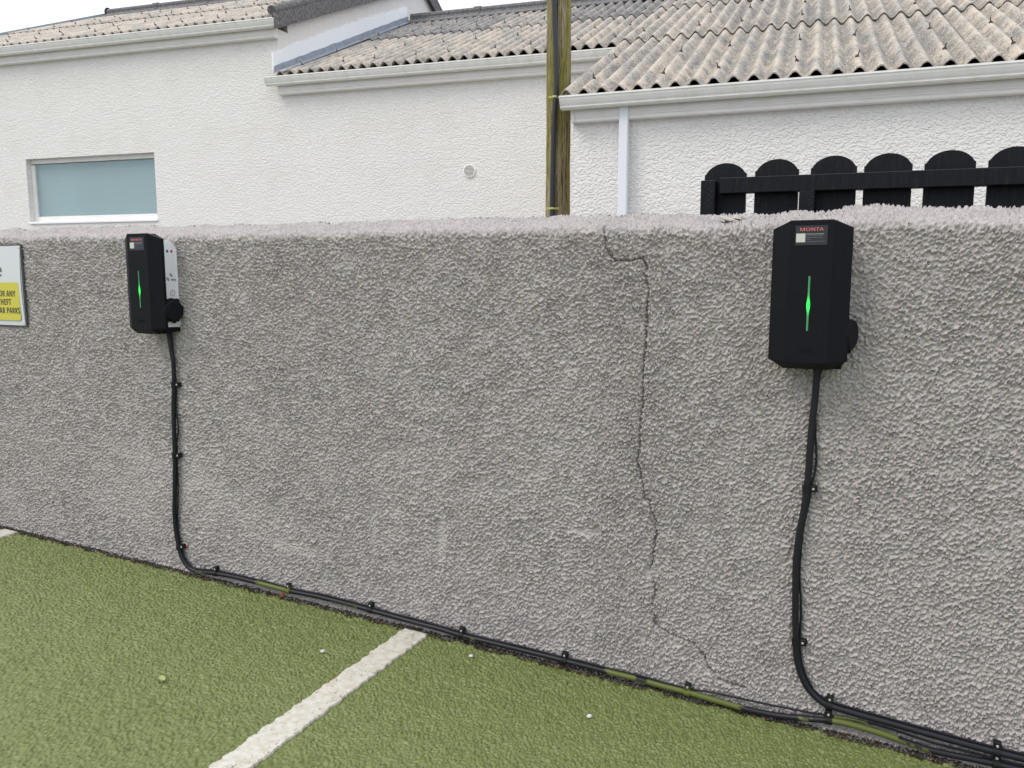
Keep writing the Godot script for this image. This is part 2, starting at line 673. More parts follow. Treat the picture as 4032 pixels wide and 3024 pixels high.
func build_wall() -> void:
	w_a = noise(101)
	w_b = noise(102)
	w_c = noise(103)
	w_d = noise(104)
	var broad := noise(105)
	var xs := steps([[-7.5, -4.8, 0.03], [-4.8, -2.6, 0.0052], [-2.6, -0.97, 0.0042], [-0.97, -0.7, 0.0024], [-0.7, -0.4, 0.0032], [-0.4, 0.62, 0.0034], [0.62, 1.0, 0.012], [1.0, 3.0, 0.03]])
	var nu := xs.size()
	# rows run up the face, over the rounded edge, back over the sloping top and down behind
	var rows := []
	for y in steps([[-0.14, 1.63, 0.0038]]):
		rows.append([0, y])
	var R := 0.028
	for k in range(1, 9):
		rows.append([1, k / 8.0])
	for k in range(1, 42):
		rows.append([2, k / 41.0])
	rows.append([3, 0.0])
	rows.append([3, 1.0])
	var nv := rows.size()
	var pos := PackedVector3Array()
	var uv := PackedVector2Array()
	pos.resize(nu * nv)
	uv.resize(nu * nv)
	var slope := deg_to_rad(14.0)
	for i in nu:
		var x := xs[i]
		var top := interp(WALL_TOP, x) + 0.006 * broad.get_noise_2d(x * 3.0, 50.0)
		for j in nv:
			var r: Array = rows[j]
			var p := Vector3(x, 0, 0)
			var nn := Vector3.BACK
			var s := 0.0
			var amp := 1.0
			if r[0] == 0:
				s = r[1]
				p.y = lerpf(-0.14, top - R, (s + 0.14) / 1.77)
			elif r[0] == 1:
				var an: float = r[1] * (PI / 2 - slope)
				nn = Vector3(0, sin(an), cos(an))
				p = Vector3(x, top - R, -R) + nn * R
				s = 1.63 + R * an
			elif r[0] == 2:
				nn = Vector3(0, cos(slope), sin(slope))
				var q: float = r[1] * 0.19
				p = Vector3(x, top - R, -R) + nn * R + Vector3(0, sin(slope), -cos(slope)) * q
				s = 1.67 + q
				amp = 1.15
			else:
				nn = Vector3(0, 0, -1)
				p = Vector3(x, 1.7 if r[1] < 0.5 else -0.14, -0.215)
				s = 1.9
				amp = 0.0
			var h := 0.0
			if amp > 0.0:
				for rb in RUBBED:
					var dx: float = (x - rb[0]) / rb[2]
					var dy: float = (p.y - rb[1]) / rb[3]
					var dd := dx * dx + dy * dy
					if dd < 1.6 and r[0] == 0:
						amp *= 1.0 - rb[4] * smoothstep(1.6, 0.3, dd + 0.5 * broad.get_noise_2d(x * 30.0, p.y * 30.0))
				h = wall_relief(x, s) * amp * (1.0 + 0.12 * broad.get_noise_2d(x * 2.2, s * 2.2))
				h += 0.003 * broad.get_noise_2d(x * 4.0, s * 4.0 + 20.0)
				if r[0] == 2:
					h += 0.007 * broad.get_noise_2d(x * 7.0, s * 9.0)
				if x > -1.0 and x < -0.38:
					var cd := to_crack(x + 0.005 * broad.get_noise_2d(x * 60.0, p.y * 60.0) + 0.0025 * w_c.get_noise_2d(x * 160.0, p.y * 160.0), (p.y if r[0] < 2 else 9.0) + 0.004 * broad.get_noise_2d(x * 60.0, p.y * 60.0 + 9.0))
					cd += 0.0006 * maxf(0.0, broad.get_noise_2d(x * 20.0, p.y * 14.0))
					if cd < 0.0075:
						h -= 0.018 * smoothstep(0.004, 0.0016, cd)
					# a lost flake beside the crack
					if r[0] == 0 and x > -0.772 and x < -0.75 and p.y > 0.428 and p.y < 0.466:
						h = minf(h, -0.001 + 0.4 * h * 0.3)
			pos[j * nu + i] = p + nn * h
			uv[j * nu + i] = Vector2(x, s)
	var m := MB.new()
	m.grid(nu, nv, pos, uv)
	one("boundary_wall", m, M.roughcast, "grey roughcast boundary wall with a long thin crack, between car park and white buildings", "wall")


# ---------------------------------------------------------------- roofs, gutters, buildings
const PITCH := 0.146


func sheet_mesh(corr: float, length: float) -> ArrayMesh:
	var m := MB.new()
	var amp := 0.03
	var per := 10
	var nx := int(corr * per) + 1
	for side in [1.0, -1.0]:
		var pos := PackedVector3Array()
		var uv := PackedVector2Array()
		for j in 3:
			for i in nx:
				var ii := i if side > 0.0 else nx - 1 - i
				var x := ii * PITCH / per
				var y := -cos(TAU * ii / per) * amp + (0.0 if side > 0.0 else -0.01)
				pos.append(Vector3(x, y, -length * j / 2.0))
				uv.append(Vector2(x, length * j / 2.0))
		m.grid(nx, 3, pos, uv)
	var e := MB.new()
	for i in nx - 1:
		var a := Vector3(i * PITCH / per, -cos(TAU * i / per) * amp, 0)
		var b := Vector3((i + 1) * PITCH / per, -cos(TAU * (i + 1) / per) * amp, 0)
		var dn := Vector3(0, -0.011, 0)
		e.quad(a + dn, b + dn, b, a)
		var bk := Vector3(0, 0, -length)
		e.quad(b + dn + bk, a + dn + bk, a + bk, b + bk)
	for i in [0, nx - 1]:
		var a := Vector3(i * PITCH / per, -cos(TAU * i / per) * amp, 0)
		var dn := Vector3(0, -0.011, 0)
		var bk := Vector3(0, 0, -length)
		if i == 0:
			e.quad(a + bk + dn, a + dn, a, a + bk)
		else:
			e.quad(a + dn, a + bk + dn, a + bk, a)
	var k := m.v.size()
	m.v.append_array(e.v)
	m.n.append_array(e.n)
	for p in e.v:
		m.t.append(Vector2(p.x, -p.z))
	for q in e.ix:
		m.ix.append(q + k)
	m.c.clear()
	return m.mesh()


# weathered fibre cement: pale cement with dark lichen flecks lying across the sheet
func cement_tex(sd: int, dark: float) -> ImageTexture:
	var f1 := noise(sd)
	var f2 := noise(sd + 1, FastNoiseLite.TYPE_SIMPLEX_SMOOTH, 3)
	var f3 := noise(sd + 2)
	var f4 := noise(sd + 3)
	var S := 896
	var im := Image.create(S, S, false, Image.FORMAT_RGB8)
	for y in S:
		for x in S:
			var u := x * 2.044 / S     # the picture is 2.044 m across: 14 corrugations
			var v := y * 2.044 / S
			var big := f2.get_noise_2d(u * 2.2, v * 2.2)
			var fleck := f1.get_noise_2d(u * 24.0 + 2.0 * f4.get_noise_2d(u * 9.0, v * 9.0), v * 62.0 + 3.5 * f4.get_noise_2d(u * 17.0, v * 17.0 + 9.0))
			var grain := f3.get_noise_2d(u * 150.0, v * 220.0)
			var base := Color(0.97, 0.925, 0.875).lerp(Color(0.86, 0.85, 0.83), clampf(0.5 + 1.2 * big, 0.0, 1.0))
			# ragged silt and lichen in the valleys, plus corrugation shade put into the colour
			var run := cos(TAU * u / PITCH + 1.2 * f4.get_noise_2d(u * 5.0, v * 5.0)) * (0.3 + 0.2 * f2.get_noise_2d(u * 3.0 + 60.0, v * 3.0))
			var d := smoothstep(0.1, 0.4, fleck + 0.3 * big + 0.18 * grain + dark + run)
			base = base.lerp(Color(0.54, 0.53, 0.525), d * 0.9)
			if f2.get_noise_2d(u * 9.0 + 40.0, v * 9.0) > 0.52:
				base = base.lerp(Color(0.98, 0.98, 1.0), 0.7)
			base = base * (1.0 + 0.08 * grain)
			im.set_pixel(x, y, Color(clampf(base.r, 0, 1), clampf(base.g, 0, 1), clampf(base.b, 0, 1)))
	return ImageTexture.create_from_image(im)


func bolt_mesh() -> ArrayMesh:
	var m := MB.new()
	m.lathe([[0.0, 0.0], [0.017, 0.0], [0.016, 0.006], [0.007, 0.019], [0.0045, 0.02], [0.0045, 0.05], [0.0, 0.05]], Vector3.ZERO, Vector3.UP, 7)
	return m.mesh()


func cement_mats() -> Array:
	if not M.has("cement"):
		var a := []
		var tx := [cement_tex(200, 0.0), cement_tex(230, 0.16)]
		for spec in [[0, lin(0.56, 0.53, 0.49)], [0, lin(0.52, 0.497, 0.465)], [1, lin(0.53, 0.507, 0.475)], [1, lin(0.38, 0.378, 0.38)]]:
			var m := mat(spec[1], 0.92, 0.3)
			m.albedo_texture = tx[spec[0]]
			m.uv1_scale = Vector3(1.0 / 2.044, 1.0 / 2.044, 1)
			a.append(m)
		M.cement = a
	return M.cement


# a slope of corrugated sheets: the node's origin is the eaves corner, x runs along the eaves
func roof_slope(parent: Node3D, at: Vector3, pitch: float, cols: int, rows: Array, tones: Array, sd: int, last := 7.35) -> Node3D:
	var r := Node3D.new()
	r.name = "roof"
	parent.add_child(r, true)
	r.position = at
	r.rotation_degrees.x = pitch
	var rng := RandomNumberGenerator.new()
	rng.seed = sd
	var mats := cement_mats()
	var bolt := bolt_mesh()
	var s0 := 0.0
	for j in rows.size():
		var long: float = rows[j]
		var variants := []
		for k in 4:
			var mm := sheet_mesh(7.35 if k < 3 else last, long + 0.12)
			var arr := mm.surface_get_arrays(0)
			var uvs: PackedVector2Array = arr[Mesh.ARRAY_TEX_UV]
			var sh := Vector2(rng.randi_range(0, 13) * PITCH, rng.randf() * 2.0)
			for q in uvs.size():
				uvs[q] += sh
			arr[Mesh.ARRAY_TEX_UV] = uvs
			var am := ArrayMesh.new()
			am.add_surface_from_arrays(Mesh.PRIMITIVE_TRIANGLES, arr)
			variants.append(am)
		for i in cols:
			var tone: int = tones[j][(i * 2 + j) % tones[j].size()]
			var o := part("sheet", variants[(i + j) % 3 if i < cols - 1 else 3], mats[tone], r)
			var lift := 0.014 + 0.004 * (i % 2)
			o.position = Vector3(i * 7.0 * PITCH, j * 0.0 + lift + rng.randf_range(-0.002, 0.002), -s0 + rng.randf_range(-0.012, 0.012))
			o.rotation.x = -0.022 / long       # the upper end tucks under the next sheet
			for ss in [0.34, long * 0.56]:
				for cr in [1.5, 5.5]:
					if i == cols - 1 and cr > last:
						continue
					var b := part("bolt", bolt, M.rust, r)
					b.position = Vector3((i * 7.0 + cr) * PITCH + rng.randf_range(-0.006, 0.006), 0.026 + lift - ss * 0.022 / long, -s0 - ss + rng.randf_range(-0.03, 0.03))
					b.rotation = Vector3(deg_to_rad(-pitch) + rng.randf_range(-0.1, 0.1), rng.randf() * 6.0, rng.randf_range(-0.12, 0.12))
		s0 += long
	# black slab added under the sheets to block sky and darken eaves gaps
	var dk := MB.new()
	var wd: float = ((cols - 1) * 7.0 + last) * PITCH
	dk.box(Vector3(wd / 2, -0.075, -s0 / 2 - 0.03), Vector3(wd - 0.06, 0.03, s0 - 0.1))
	part("sky_blocker", dk, M.rough_black, r)
	return r


func ridge(parent: Node3D, a0: float, a1: float, y: float, dist: float, pitch: float, piece := 1.22) -> void:
	var tn := tan(deg_to_rad(pitch))
	var prof := func(g: float) -> Array:
		var out := [[-0.26, -0.26 * tn + 0.035], [-0.075, -0.075 * tn + 0.05 + g]]
		for k in 9:
			var an := deg_to_rad(205.0 - k * 230.0 / 8.0)
			out.append([cos(an) * (0.068 + g), 0.075 + sin(an) * (0.062 + g)])
		out.append_array([[0.075, -0.075 * tn + 0.05 + g], [0.26, -0.26 * tn + 0.035], [0.26, -0.26 * tn + 0.015], [0.0, 0.0], [-0.26, -0.26 * tn + 0.015]])
		return out
	var n := int(ceil((a1 - a0) / piece))
	for i in n:
		var m := MB.new()
		var x0 := a0 + i * piece
		var x1 := minf(a0 + (i + 1) * piece, a1)
		m.sweep_x(prof.call(0.0), Vector3(0, y, -dist), x0, x1 - 0.09)
		m.sweep_x(prof.call(0.012), Vector3(0, y + 0.003, -dist), x1 - 0.09, x1 + 0.02)
		part("ridge_cap", m, M.dark_cement, parent)


const GUTTER := [[0.0, 0.1], [0.0, 0.0], [0.052, 0.0], [0.066, 0.004], [0.072, 0.012], [0.073, 0.022], [0.084, 0.04], [0.096, 0.066], [0.1, 0.084], [0.106, 0.086], [0.106, 0.1], [0.096, 0.1], [0.093, 0.088], [0.088, 0.07], [0.075, 0.044], [0.066, 0.026], [0.06, 0.012], [0.05, 0.006], [0.006, 0.006], [0.006, 0.1]]


func gutter(parent: Node3D, x0: float, x1: float, y: float, back: float, gap: float, h := 1.0) -> void:
	var g := Node3D.new()
	g.name = "gutter"
	parent.add_child(g, true)
	var m := MB.new()
	var prof := []
	for p in GUTTER:
		prof.append([p[0], p[1] * h])
	m.sweep_x(prof, Vector3(0, y, -back), x0 + 0.004, x1 - 0.004)
	part("trough", m, M.gutter, g)
	for end in [x0, x1]:
		var e := MB.new()
		var q := []
		for i in 11:
			q.append([GUTTER[i][0] * 1.03, GUTTER[i][1] * h])
		e.sweep_x(q, Vector3(0, y - 0.002, -back), end - 0.004, end + 0.004)
		part("end_cap", e, M.gutter, g)
	var x := x0 + gap
	while x < x1 - 0.3:
		var e := MB.new()
		var q := []
		for p in GUTTER:
			q.append([p[0] * 1.03 - 0.001, p[1] * h * 1.015 - 0.0015])
		e.sweep_x(q, Vector3(0, y, -back), x, x + 0.05)
		part("joint", e, M.gutter, g)
		x += 2.6


func fascia(parent: Node3D, x0: float, x1: float, y: float, back: float, tall: float, step_out := 0.08) -> void:
	var m := MB.new()
	var k := step_out / 0.1
	m.sweep_x([[0, 0], [0.082 * k, 0.0], [0.092 * k, 0.007], [0.092 * k, 0.024], [0.086 * k, 0.03], [0.094 * k, 0.037], [0.094 * k, 0.045], [0.1 * k, 0.056], [0.1 * k, tall], [0, tall]], Vector3(0, y, -back), x0, x1)
	part("fascia", m, M.plastic_white, parent)


func build_long_building() -> void:
	var B := thing("white_building", "long white roughcast building with frosted window and two levels of corrugated roof", "building", Vector3(0, 0, EYE.z), 8.1)
	# front wall with the window opening, gable wall above the lower roof
	var m := MB.new()
	var d := -9.62   # middle of the front wall
	var wx0 := -10.375
	var wx1 := -8.11
	var wy0 := 2.3
	var wy1 := 3.21
	var L := -13.05
	var G := -6.1
	for b in [[L, wx0, 0.0, 4.66], [wx1, G, 0.0, 4.66], [wx0, wx1, 0.0, wy0], [wx0, wx1, wy1, 4.66]]:
		m.box(Vector3((b[0] + b[1]) / 2, (b[2] + b[3]) / 2, d), Vector3(b[1] - b[0], b[3] - b[2], 0.24))
	m.box(Vector3((G - 0.9) / 2, 1.97, d), Vector3(-0.9 - G, 3.94, 0.24))
	part("wall", m, M.white, B)
	m = MB.new()
	var tn := tan(deg_to_rad(23.0))
	var ridge_d := 14.04
	# gable end, as (distance, height)
	m.prism(PackedVector2Array([Vector2(-9.745, 0), Vector2(-9.745, 4.86), Vector2(-ridge_d, 6.66), Vector2(-18.4, 4.86), Vector2(-18.4, 0)]), Vector3(0, 0, 0), Vector3.BACK, Vector3.UP, Vector3.LEFT, -(G - 0.004), -(G - 0.24))
	m.prism(PackedVector2Array([Vector2(-9.745, 0), Vector2(-9.745, 4.86), Vector2(-ridge_d, 6.66), Vector2(-18.4, 4.86), Vector2(-18.4, 0)]), Vector3(0, 0, 0), Vector3.BACK, Vector3.UP, Vector3.LEFT, -(L + 0.24), -L)
	m.box(Vector3((L + G) / 2, 2.4, -18.53), Vector3(G - L, 4.8, 0.24))
	part("gable_wall", m, M.white, B)
	# window
	var win := Node3D.new()
	win.name = "window"
	B.add_child(win)
	m = MB.new()
	var fz := -9.61
	var fw := 0.062
	m.box(Vector3((wx0 + wx1) / 2, wy0 + 0.045, fz), Vector3(wx1 - wx0, 0.09, 0.06), 0.006)
	m.box(Vector3((wx0 + wx1) / 2, wy1 - fw / 2, fz), Vector3(wx1 - wx0, fw, 0.06), 0.006)
	m.box(Vector3(wx0 + fw / 2, (wy0 + wy1) / 2, fz), Vector3(fw, wy1 - wy0 - 0.152, 0.058), 0.006)
	m.box(Vector3(wx1 - fw / 2, (wy0 + wy1) / 2, fz), Vector3(fw, wy1 - wy0 - 0.152, 0.058), 0.006)
	part("frame", m, M.plastic_white, win)
	m = MB.new()
	m.box(Vector3((wx0 + wx1) / 2, wy0 - 0.006, -9.53), Vector3(wx1 - wx0 + 0.02, 0.03, 0.1), 0.004)
	part("sill", m, M.smooth_white, win)
	var glass := mat(Color(0.79, 0.885, 0.895, 0.42), 0.2)
	glass.refraction_enabled = true
	glass.refraction_scale = 0.05
	glass.transparency = BaseMaterial3D.TRANSPARENCY_ALPHA
	m = MB.new()
	m.box(Vector3((wx0 + wx1) / 2, (wy0 + wy1) / 2, fz - 0.005), Vector3(wx1 - wx0 - 0.12, wy1 - wy0 - 0.14, 0.008))
	part("pane", m, glass, win)
	# the room behind the frosted pane
	m = MB.new()
	var pale := mat(lin(0.85, 0.86, 0.86), 0.9)
	m.box(Vector3(-9.6, 2.6, -10.75), Vector3(2.9, 2.6, 0.1))
	m.box(Vector3(-11.0, 2.6, -10.24), Vector3(0.1, 2.6, 0.92))
	m.box(Vector3(-7.9, 2.6, -10.24), Vector3(0.1, 2.6, 0.92))
	m.box(Vector3(-9.45, 3.95, -10.24), Vector3(3.2, 0.1, 0.92))
	m.box(Vector3(-9.45, 1.25, -10.24), Vector3(3.2, 0.1, 0.92))
	part("room", m, pale, win)
	m = MB.new()
	m.box(Vector3(-10.05, 2.75, -9.86), Vector3(0.42, 1.3, 0.03))
	part("blind", m, mat(lin(0.62, 0.74, 0.82), 0.8), win)
	# gutters and fascias
	fascia(B, L, G + 0.006, 4.533, 9.5, 0.14)
	gutter(B, L, -6.04, 4.634, 9.4, 1.9)
	fascia(B, -6.075, -0.9, 3.825, 9.5, 0.14)
	gutter(B, -6.19, -0.9, 3.925, 9.4, 0.75)
	# roofs
	roof_slope(B, Vector3(-12.98, 4.738, -9.34), 23.0, 7, [2.52, 2.5], [[0, 1], [1, 0, 2]], 11, 5.45)
	roof_slope(B, Vector3(-6.06, 4.052, -9.34), 23.5, 5, [2.43, 2.02], [[0, 0, 1], [3, 3, 2]], 12)
	# far slopes
	m = MB.new()
	m.prism(PackedVector2Array([Vector2(-14.06, 6.68), Vector2(-18.8, 4.7), Vector2(-18.8, 4.66), Vector2(-14.06, 6.64)]), Vector3.ZERO, Vector3.BACK, Vector3.UP, Vector3.LEFT, 6.08, 12.98)
	m.prism(PackedVector2Array([Vector2(-13.5, 5.83), Vector2(-17.6, 4.05), Vector2(-17.6, 4.01), Vector2(-13.5, 5.79)]), Vector3.ZERO, Vector3.BACK, Vector3.UP, Vector3.LEFT, 0.9, 6.06)
	part("far_slope", m, M.dark_cement, B)
	ridge(B, -12.9, -6.0, 4.738 + 5.1 * sin(deg_to_rad(23.0)), 9.34 + 5.1 * cos(deg_to_rad(23.0)), 23.0)
	m = MB.new()
	var prof := []
	for k in 9:
		var an := PI / 2 * k / 8.0
		prof.append([0.095 * cos(an), 0.06 * sin(an)])
	m.lathe(prof, Vector3(-12.9, 4.738 + 5.1 * sin(deg_to_rad(23.0)) + 0.075, -(9.34 + 5.1 * cos(deg_to_rad(23.0)))), Vector3.LEFT, 14)
	part("ridge_end", m, M.dark_cement, B)
	ridge(B, -6.0, -0.95, 4.052 + 4.5 * sin(deg_to_rad(23.5)), 9.34 + 4.5 * cos(deg_to_rad(23.5)), 23.5, 1.25)
	# verge: board with a rolled top down both slopes of the gable
	for far in [false, true]:
		m = MB.new()
		var p0 := Vector2(-9.33, 4.60)
		var p1 := Vector2(-14.04, 4.60 + 4.71 * tn)
		if far:
			p0 = Vector2(-18.8, 4.60)
			p1 = Vector2(-14.04, 4.60 + 4.71 * tn)
		m.prism(PackedVector2Array([p0, p1, p1 + Vector2(0, 0.2), p0 + Vector2(0, 0.2)]), Vector3.ZERO, Vector3.BACK, Vector3.UP, Vector3.LEFT, 6.015, 6.04)
		var rp := []
		for k in 9:
			var q := p0.lerp(p1, k / 8.0)
			rp.append(Vector3(-6.065, q.y + 0.225, q.x))
		m.tube(rp, 0.06, 12)
		part("verge_board", m, M.dark_cement, B)
	# thin metal edging along the other verge
	m = MB.new()
	m.prism(PackedVector2Array([Vector2(-9.4, 4.76), Vector2(-14.04, 4.76 + 4.64 * tn), Vector2(-14.04, 4.83 + 4.64 * tn), Vector2(-9.4, 4.83)]), Vector3.ZERO, Vector3.BACK, Vector3.UP, Vector3.LEFT, 12.97, 13.06)
	part("verge_trim", m, M.lead, B)
	# flashing where the lower roof meets the gable, with a smooth painted band over it
	var t2 := tan(deg_to_rad(23.5))
	var sn := noise(61)
	var band := PackedVector2Array()
	var lead := PackedVector2Array()
	for k in 41:
		var q := -9.36 - k * 4.12 / 40.0
		band.append(Vector2(q, 4.12 + (-9.36 - q) * t2))
		lead.append(Vector2(q, 4.08 + (-9.36 - q) * t2))
	for k in 41:
		var q := -13.48 + k * 4.12 / 40.0
		var f := k / 40.0
		band.append(Vector2(q, 4.12 + (-9.36 - q) * t2 + 0.2 + 0.02 * sn.get_noise_2d(q * 9.0, 1.0) + 0.1 * sin(f * PI) * 0.4))
		lead.append(Vector2(q, 4.08 + (-9.36 - q) * t2 + 0.085 + 0.008 * sn.get_noise_2d(q * 4.0, 5.0)))
	m = MB.new()
	m.prism(band, Vector3.ZERO, Vector3.BACK, Vector3.UP, Vector3.LEFT, 6.085, 6.104)
	part("painted_band", m, M.smooth_white, B)
	m = MB.new()
	m.prism(lead, Vector3.ZERO, Vector3.BACK, Vector3.UP, Vector3.LEFT, 6.066, 6.085)
	m.prism(PackedVector2Array([Vector2(-9.36, 4.085), Vector2(-13.48, 4.085 + 4.12 * t2), Vector2(-13.48, 4.095 + 4.12 * t2), Vector2(-9.36, 4.095)]), Vector3.ZERO, Vector3.BACK, Vector3.UP, Vector3.LEFT, 5.93, 6.066)
	part("flashing", m, M.lead, B)
	# round vent
	var vent := Node3D.new()
	vent.name = "vent"
	B.add_child(vent)
	m = MB.new()
	m.lathe([[0.082, 0.0], [0.08, 0.014], [0.074, 0.018], [0.066, 0.018], [0.064, 0.006], [0.064, 0.0]], Vector3(-3.498, 2.782, -9.502), Vector3.BACK, 28)
	part("ring", m, M.plastic_white, vent)
	m = MB.new()
	m.lathe([[0.064, 0.0], [0.064, 0.003], [0.0, 0.003]], Vector3(-3.498, 2.782, -9.503), Vector3.BACK, 28)
	part("backing", m, mat(lin(0.02, 0.02, 0.02), 0.9), vent)
	for k in 8:
		var y := -0.053 + k * 0.0155
		var hw := sqrt(0.064 * 0.064 - y * y)
		m = MB.new()
		m.sweep_x([[0.008, -0.004], [0.012, -0.0045], [0.012, 0.0035], [0.008, 0.004]], Vector3(-3.498, 2.782 + y, -9.5), -hw, hw)
		part("slat", m, M.plastic_white, vent)


func build_near_building() -> void:
	var B := thing("white_building", "nearer white roughcast outbuilding with square downpipe under a lichened corrugated roof", "building", Vector3(0, 0, EYE.z), 5.73)
	var m := MB.new()
	m.box(Vector3(1.6, 1.42, -6.82), Vector3(6.92, 2.84, 0.24))
	part("wall", m, M.white, B)
	m = MB.new()
	var tn := tan(deg_to_rad(23.9))
	for x in [1.856, -4.82]:
		m = MB.new()
		m.prism(PackedVector2Array([Vector2(-6.94, 0), Vector2(-6.94, 3.0), Vector2(-9.3, 3.0 + 2.3 * tn), Vector2(-9.3, 0)]), Vector3.ZERO, Vector3.BACK, Vector3.UP, Vector3.LEFT, x - 0.24, x)
		part("side_wall", m, M.white, B)
	fascia(B, -1.825, 5.05, 2.757, 6.7, 0.13, 0.07)
	m = MB.new()
	m.box(Vector3(-1.845, 2.815, -6.665), Vector3(0.036, 0.112, 0.066), 0.004)
	part("fascia_end", m, M.plastic_white, B)
	gutter(B, -1.92, 5.1, 2.852, 6.61, 1.55, 0.97)
	roof_slope(B, Vector3(-1.961, 2.972, -6.586), 23.9, 7, [2.42, 2.42, 2.3], [[0, 2, 1], [2, 0, 1], [2, 3, 1]], 13)
	m = MB.new()
	m.box(Vector3(-1.419, 1.43, -6.645), Vector3(0.073, 2.85, 0.073), 0.006)
	m.box(Vector3(-1.419, 1.1, -6.68), Vector3(0.12, 0.05, 0.036), 0.004)
	part("downpipe", m, mat(lin(0.76, 0.77, 0.79), 0.35), B)


func build_pole() -> void:
	var w := Color(1, 1, 1)
	# timber: long vertical grain, green algae in streaks
	var g1 := noise(301, FastNoiseLite.TYPE_SIMPLEX_SMOOTH, 3)
	var g2 := noise(302, FastNoiseLite.TYPE_SIMPLEX_SMOOTH, 3)
	var im := Image.create(256, 1400, false, Image.FORMAT_RGB8)
	for y in 1400:
		for x in 256:
			var an := TAU * x / 256.0
			var cx := cos(an)
			var cz := sin(an)
			var v := y / 1400.0 * 8.0
			var grain := g1.get_noise_3d(cx * 7.0, cz * 7.0, v * 1.1)
			var fine := g2.get_noise_3d(cx * 16.0, cz * 16.0, v * 9.0)
			var alg := g2.get_noise_3d(cx * 1.6 + 9.0, cz * 1.6, v * 0.9) + 0.35 * g1.get_noise_3d(cx * 5.0, cz * 5.0 + 3.0, v * 2.0)
			var c := Color(0.43, 0.38, 0.29).lerp(Color(0.6, 0.56, 0.45), clampf(0.5 + grain, 0, 1))
			c = c.lerp(Color(0.46, 0.45, 0.2), clampf(0.28 + 1.9 * alg, 0.0, 0.8))
			c = c * (1.0 + 0.35 * fine)
			if grain + 0.5 * fine < -0.42:
				c = c.lerp(Color(0.2, 0.17, 0.12), 0.75)
			im.set_pixel(x, y, Color(clampf(c.r, 0, 1), clampf(c.g, 0, 1), clampf(c.b, 0, 1)))
	var wood := mat(w, 0.92, 0.25)
	wood.albedo_texture = ImageTexture.create_from_image(im)
	var at := Vector3(-2.81, 0.0, -4.126)
	var P := thing("utility_pole", "weathered timber utility pole with green algae, standing behind the grey wall", "pole", at)
	var m := MB.new()
	var nu := 41
	var nv := 400
	var pos := PackedVector3Array()
	var uv := PackedVector2Array()
	for j in nv:
		var y := -0.1 + 8.6 * j / (nv - 1)
		var r0 := lerpf(0.111, 0.098, y / 8.0)
		for i in nu:
			var an := TAU * i / (nu - 1)
			var r := r0 + 0.004 * g1.get_noise_3d(cos(an) * 9.0, sin(an) * 9.0, y * 1.3) + 0.0025 * g2.get_noise_3d(cos(an) * 3.0, sin(an) * 3.0, y * 2.0)
			pos.append(Vector3(sin(an) * r, y, cos(an) * r))
			uv.append(Vector2(float(i) / (nu - 1), y / 8.0))
	m.grid(nu, nv, pos, uv)
	part("shaft", m, wood, P)
	m = MB.new()
	m.lathe([[0.1, 0.0], [0.09, 0.03], [0.0, 0.06]], Vector3(0, 8.48, 0), Vector3.UP, 24)
	part("cap", m, M.dark_cement, P)
	# the black pipe strapped to its side: towards the camera, a little to one side
	var C := thing("conduit_pipe", "black pipe running up the timber pole, held by yellow perforated straps", "pipe", at)
	var face := (EYE - at)
	face.y = 0.0
	face = face.normalized()
	var side := Vector3.UP.cross(face)
	m = MB.new()
	var pts := []
	var lean := [[-0.1, -0.07], [1.9, -0.052], [2.25, -0.05], [2.6, -0.045], [2.95, -0.034], [3.15, -0.022], [3.4, -0.026], [3.65, -0.04], [3.9, -0.047], [8.2, -0.06]]
	for k in 120:
		var y := -0.05 + 8.2 * k / 119.0
		var s := interp(lean, y) + 0.002
		pts.append(face * (sqrt(0.112 * 0.112 - s * s) + 0.022) + side * s + Vector3.UP * y)
	m.tube(pts, 0.0225, 14)
	part("pipe", m, mat(lin(0.018, 0.019, 0.023), 0.4), C)
	for sp in [[2.105, -0.05], [3.05, -0.03]]:
		m = MB.new()
		var s: float = sp[1]
		var c0: Vector3 = face * (sqrt(0.112 * 0.112 - s * s) + 0.022) + side * s + Vector3.UP * float(sp[0])
		var band := []
		for k in 15:
			var an := -PI / 2 + PI * k / 14.0
			band.append(c0 + (face * cos(an) + side * sin(an)) * 0.0245)
		var a := c0 + side * -0.058 - face * 0.012
		var b := c0 + side * 0.062 - face * 0.012
		band.push_front(a)
		band.push_back(b)
		for k in band.size() - 1:
			var u := Vector3.UP * 0.0085
			var p: Vector3 = band[k]
			var q: Vector3 = band[k + 1]
			var th := face * 0.0015
			m.quad(p - u + th, q - u + th, q + u + th, p + u + th)
			m.quad(q - u - th, p - u - th, p + u - th, q + u - th)
			m.quad(p + u + th, q + u + th, q + u - th, p + u - th)
			m.quad(p - u - th, q - u - th, q - u + th, p - u + th)
		var st := part("strap", m, mat(lin(0.5, 0.47, 0.14), 0.5), C)
		for k in [0.2, 0.75]:
			m = MB.new()
			var p: Vector3 = a.lerp(band[1], k)
			m.lathe([[0.0035, 0.0], [0.0035, 0.003], [0.0, 0.003]], p, face, 8)
			p = b.lerp(band[band.size() - 2], k)
			m.lathe([[0.0035, 0.0], [0.0035, 0.003], [0.0, 0.003]], p, face, 8)
			part("hole", m, mat(lin(0.1, 0.09, 0.06), 0.8), st)


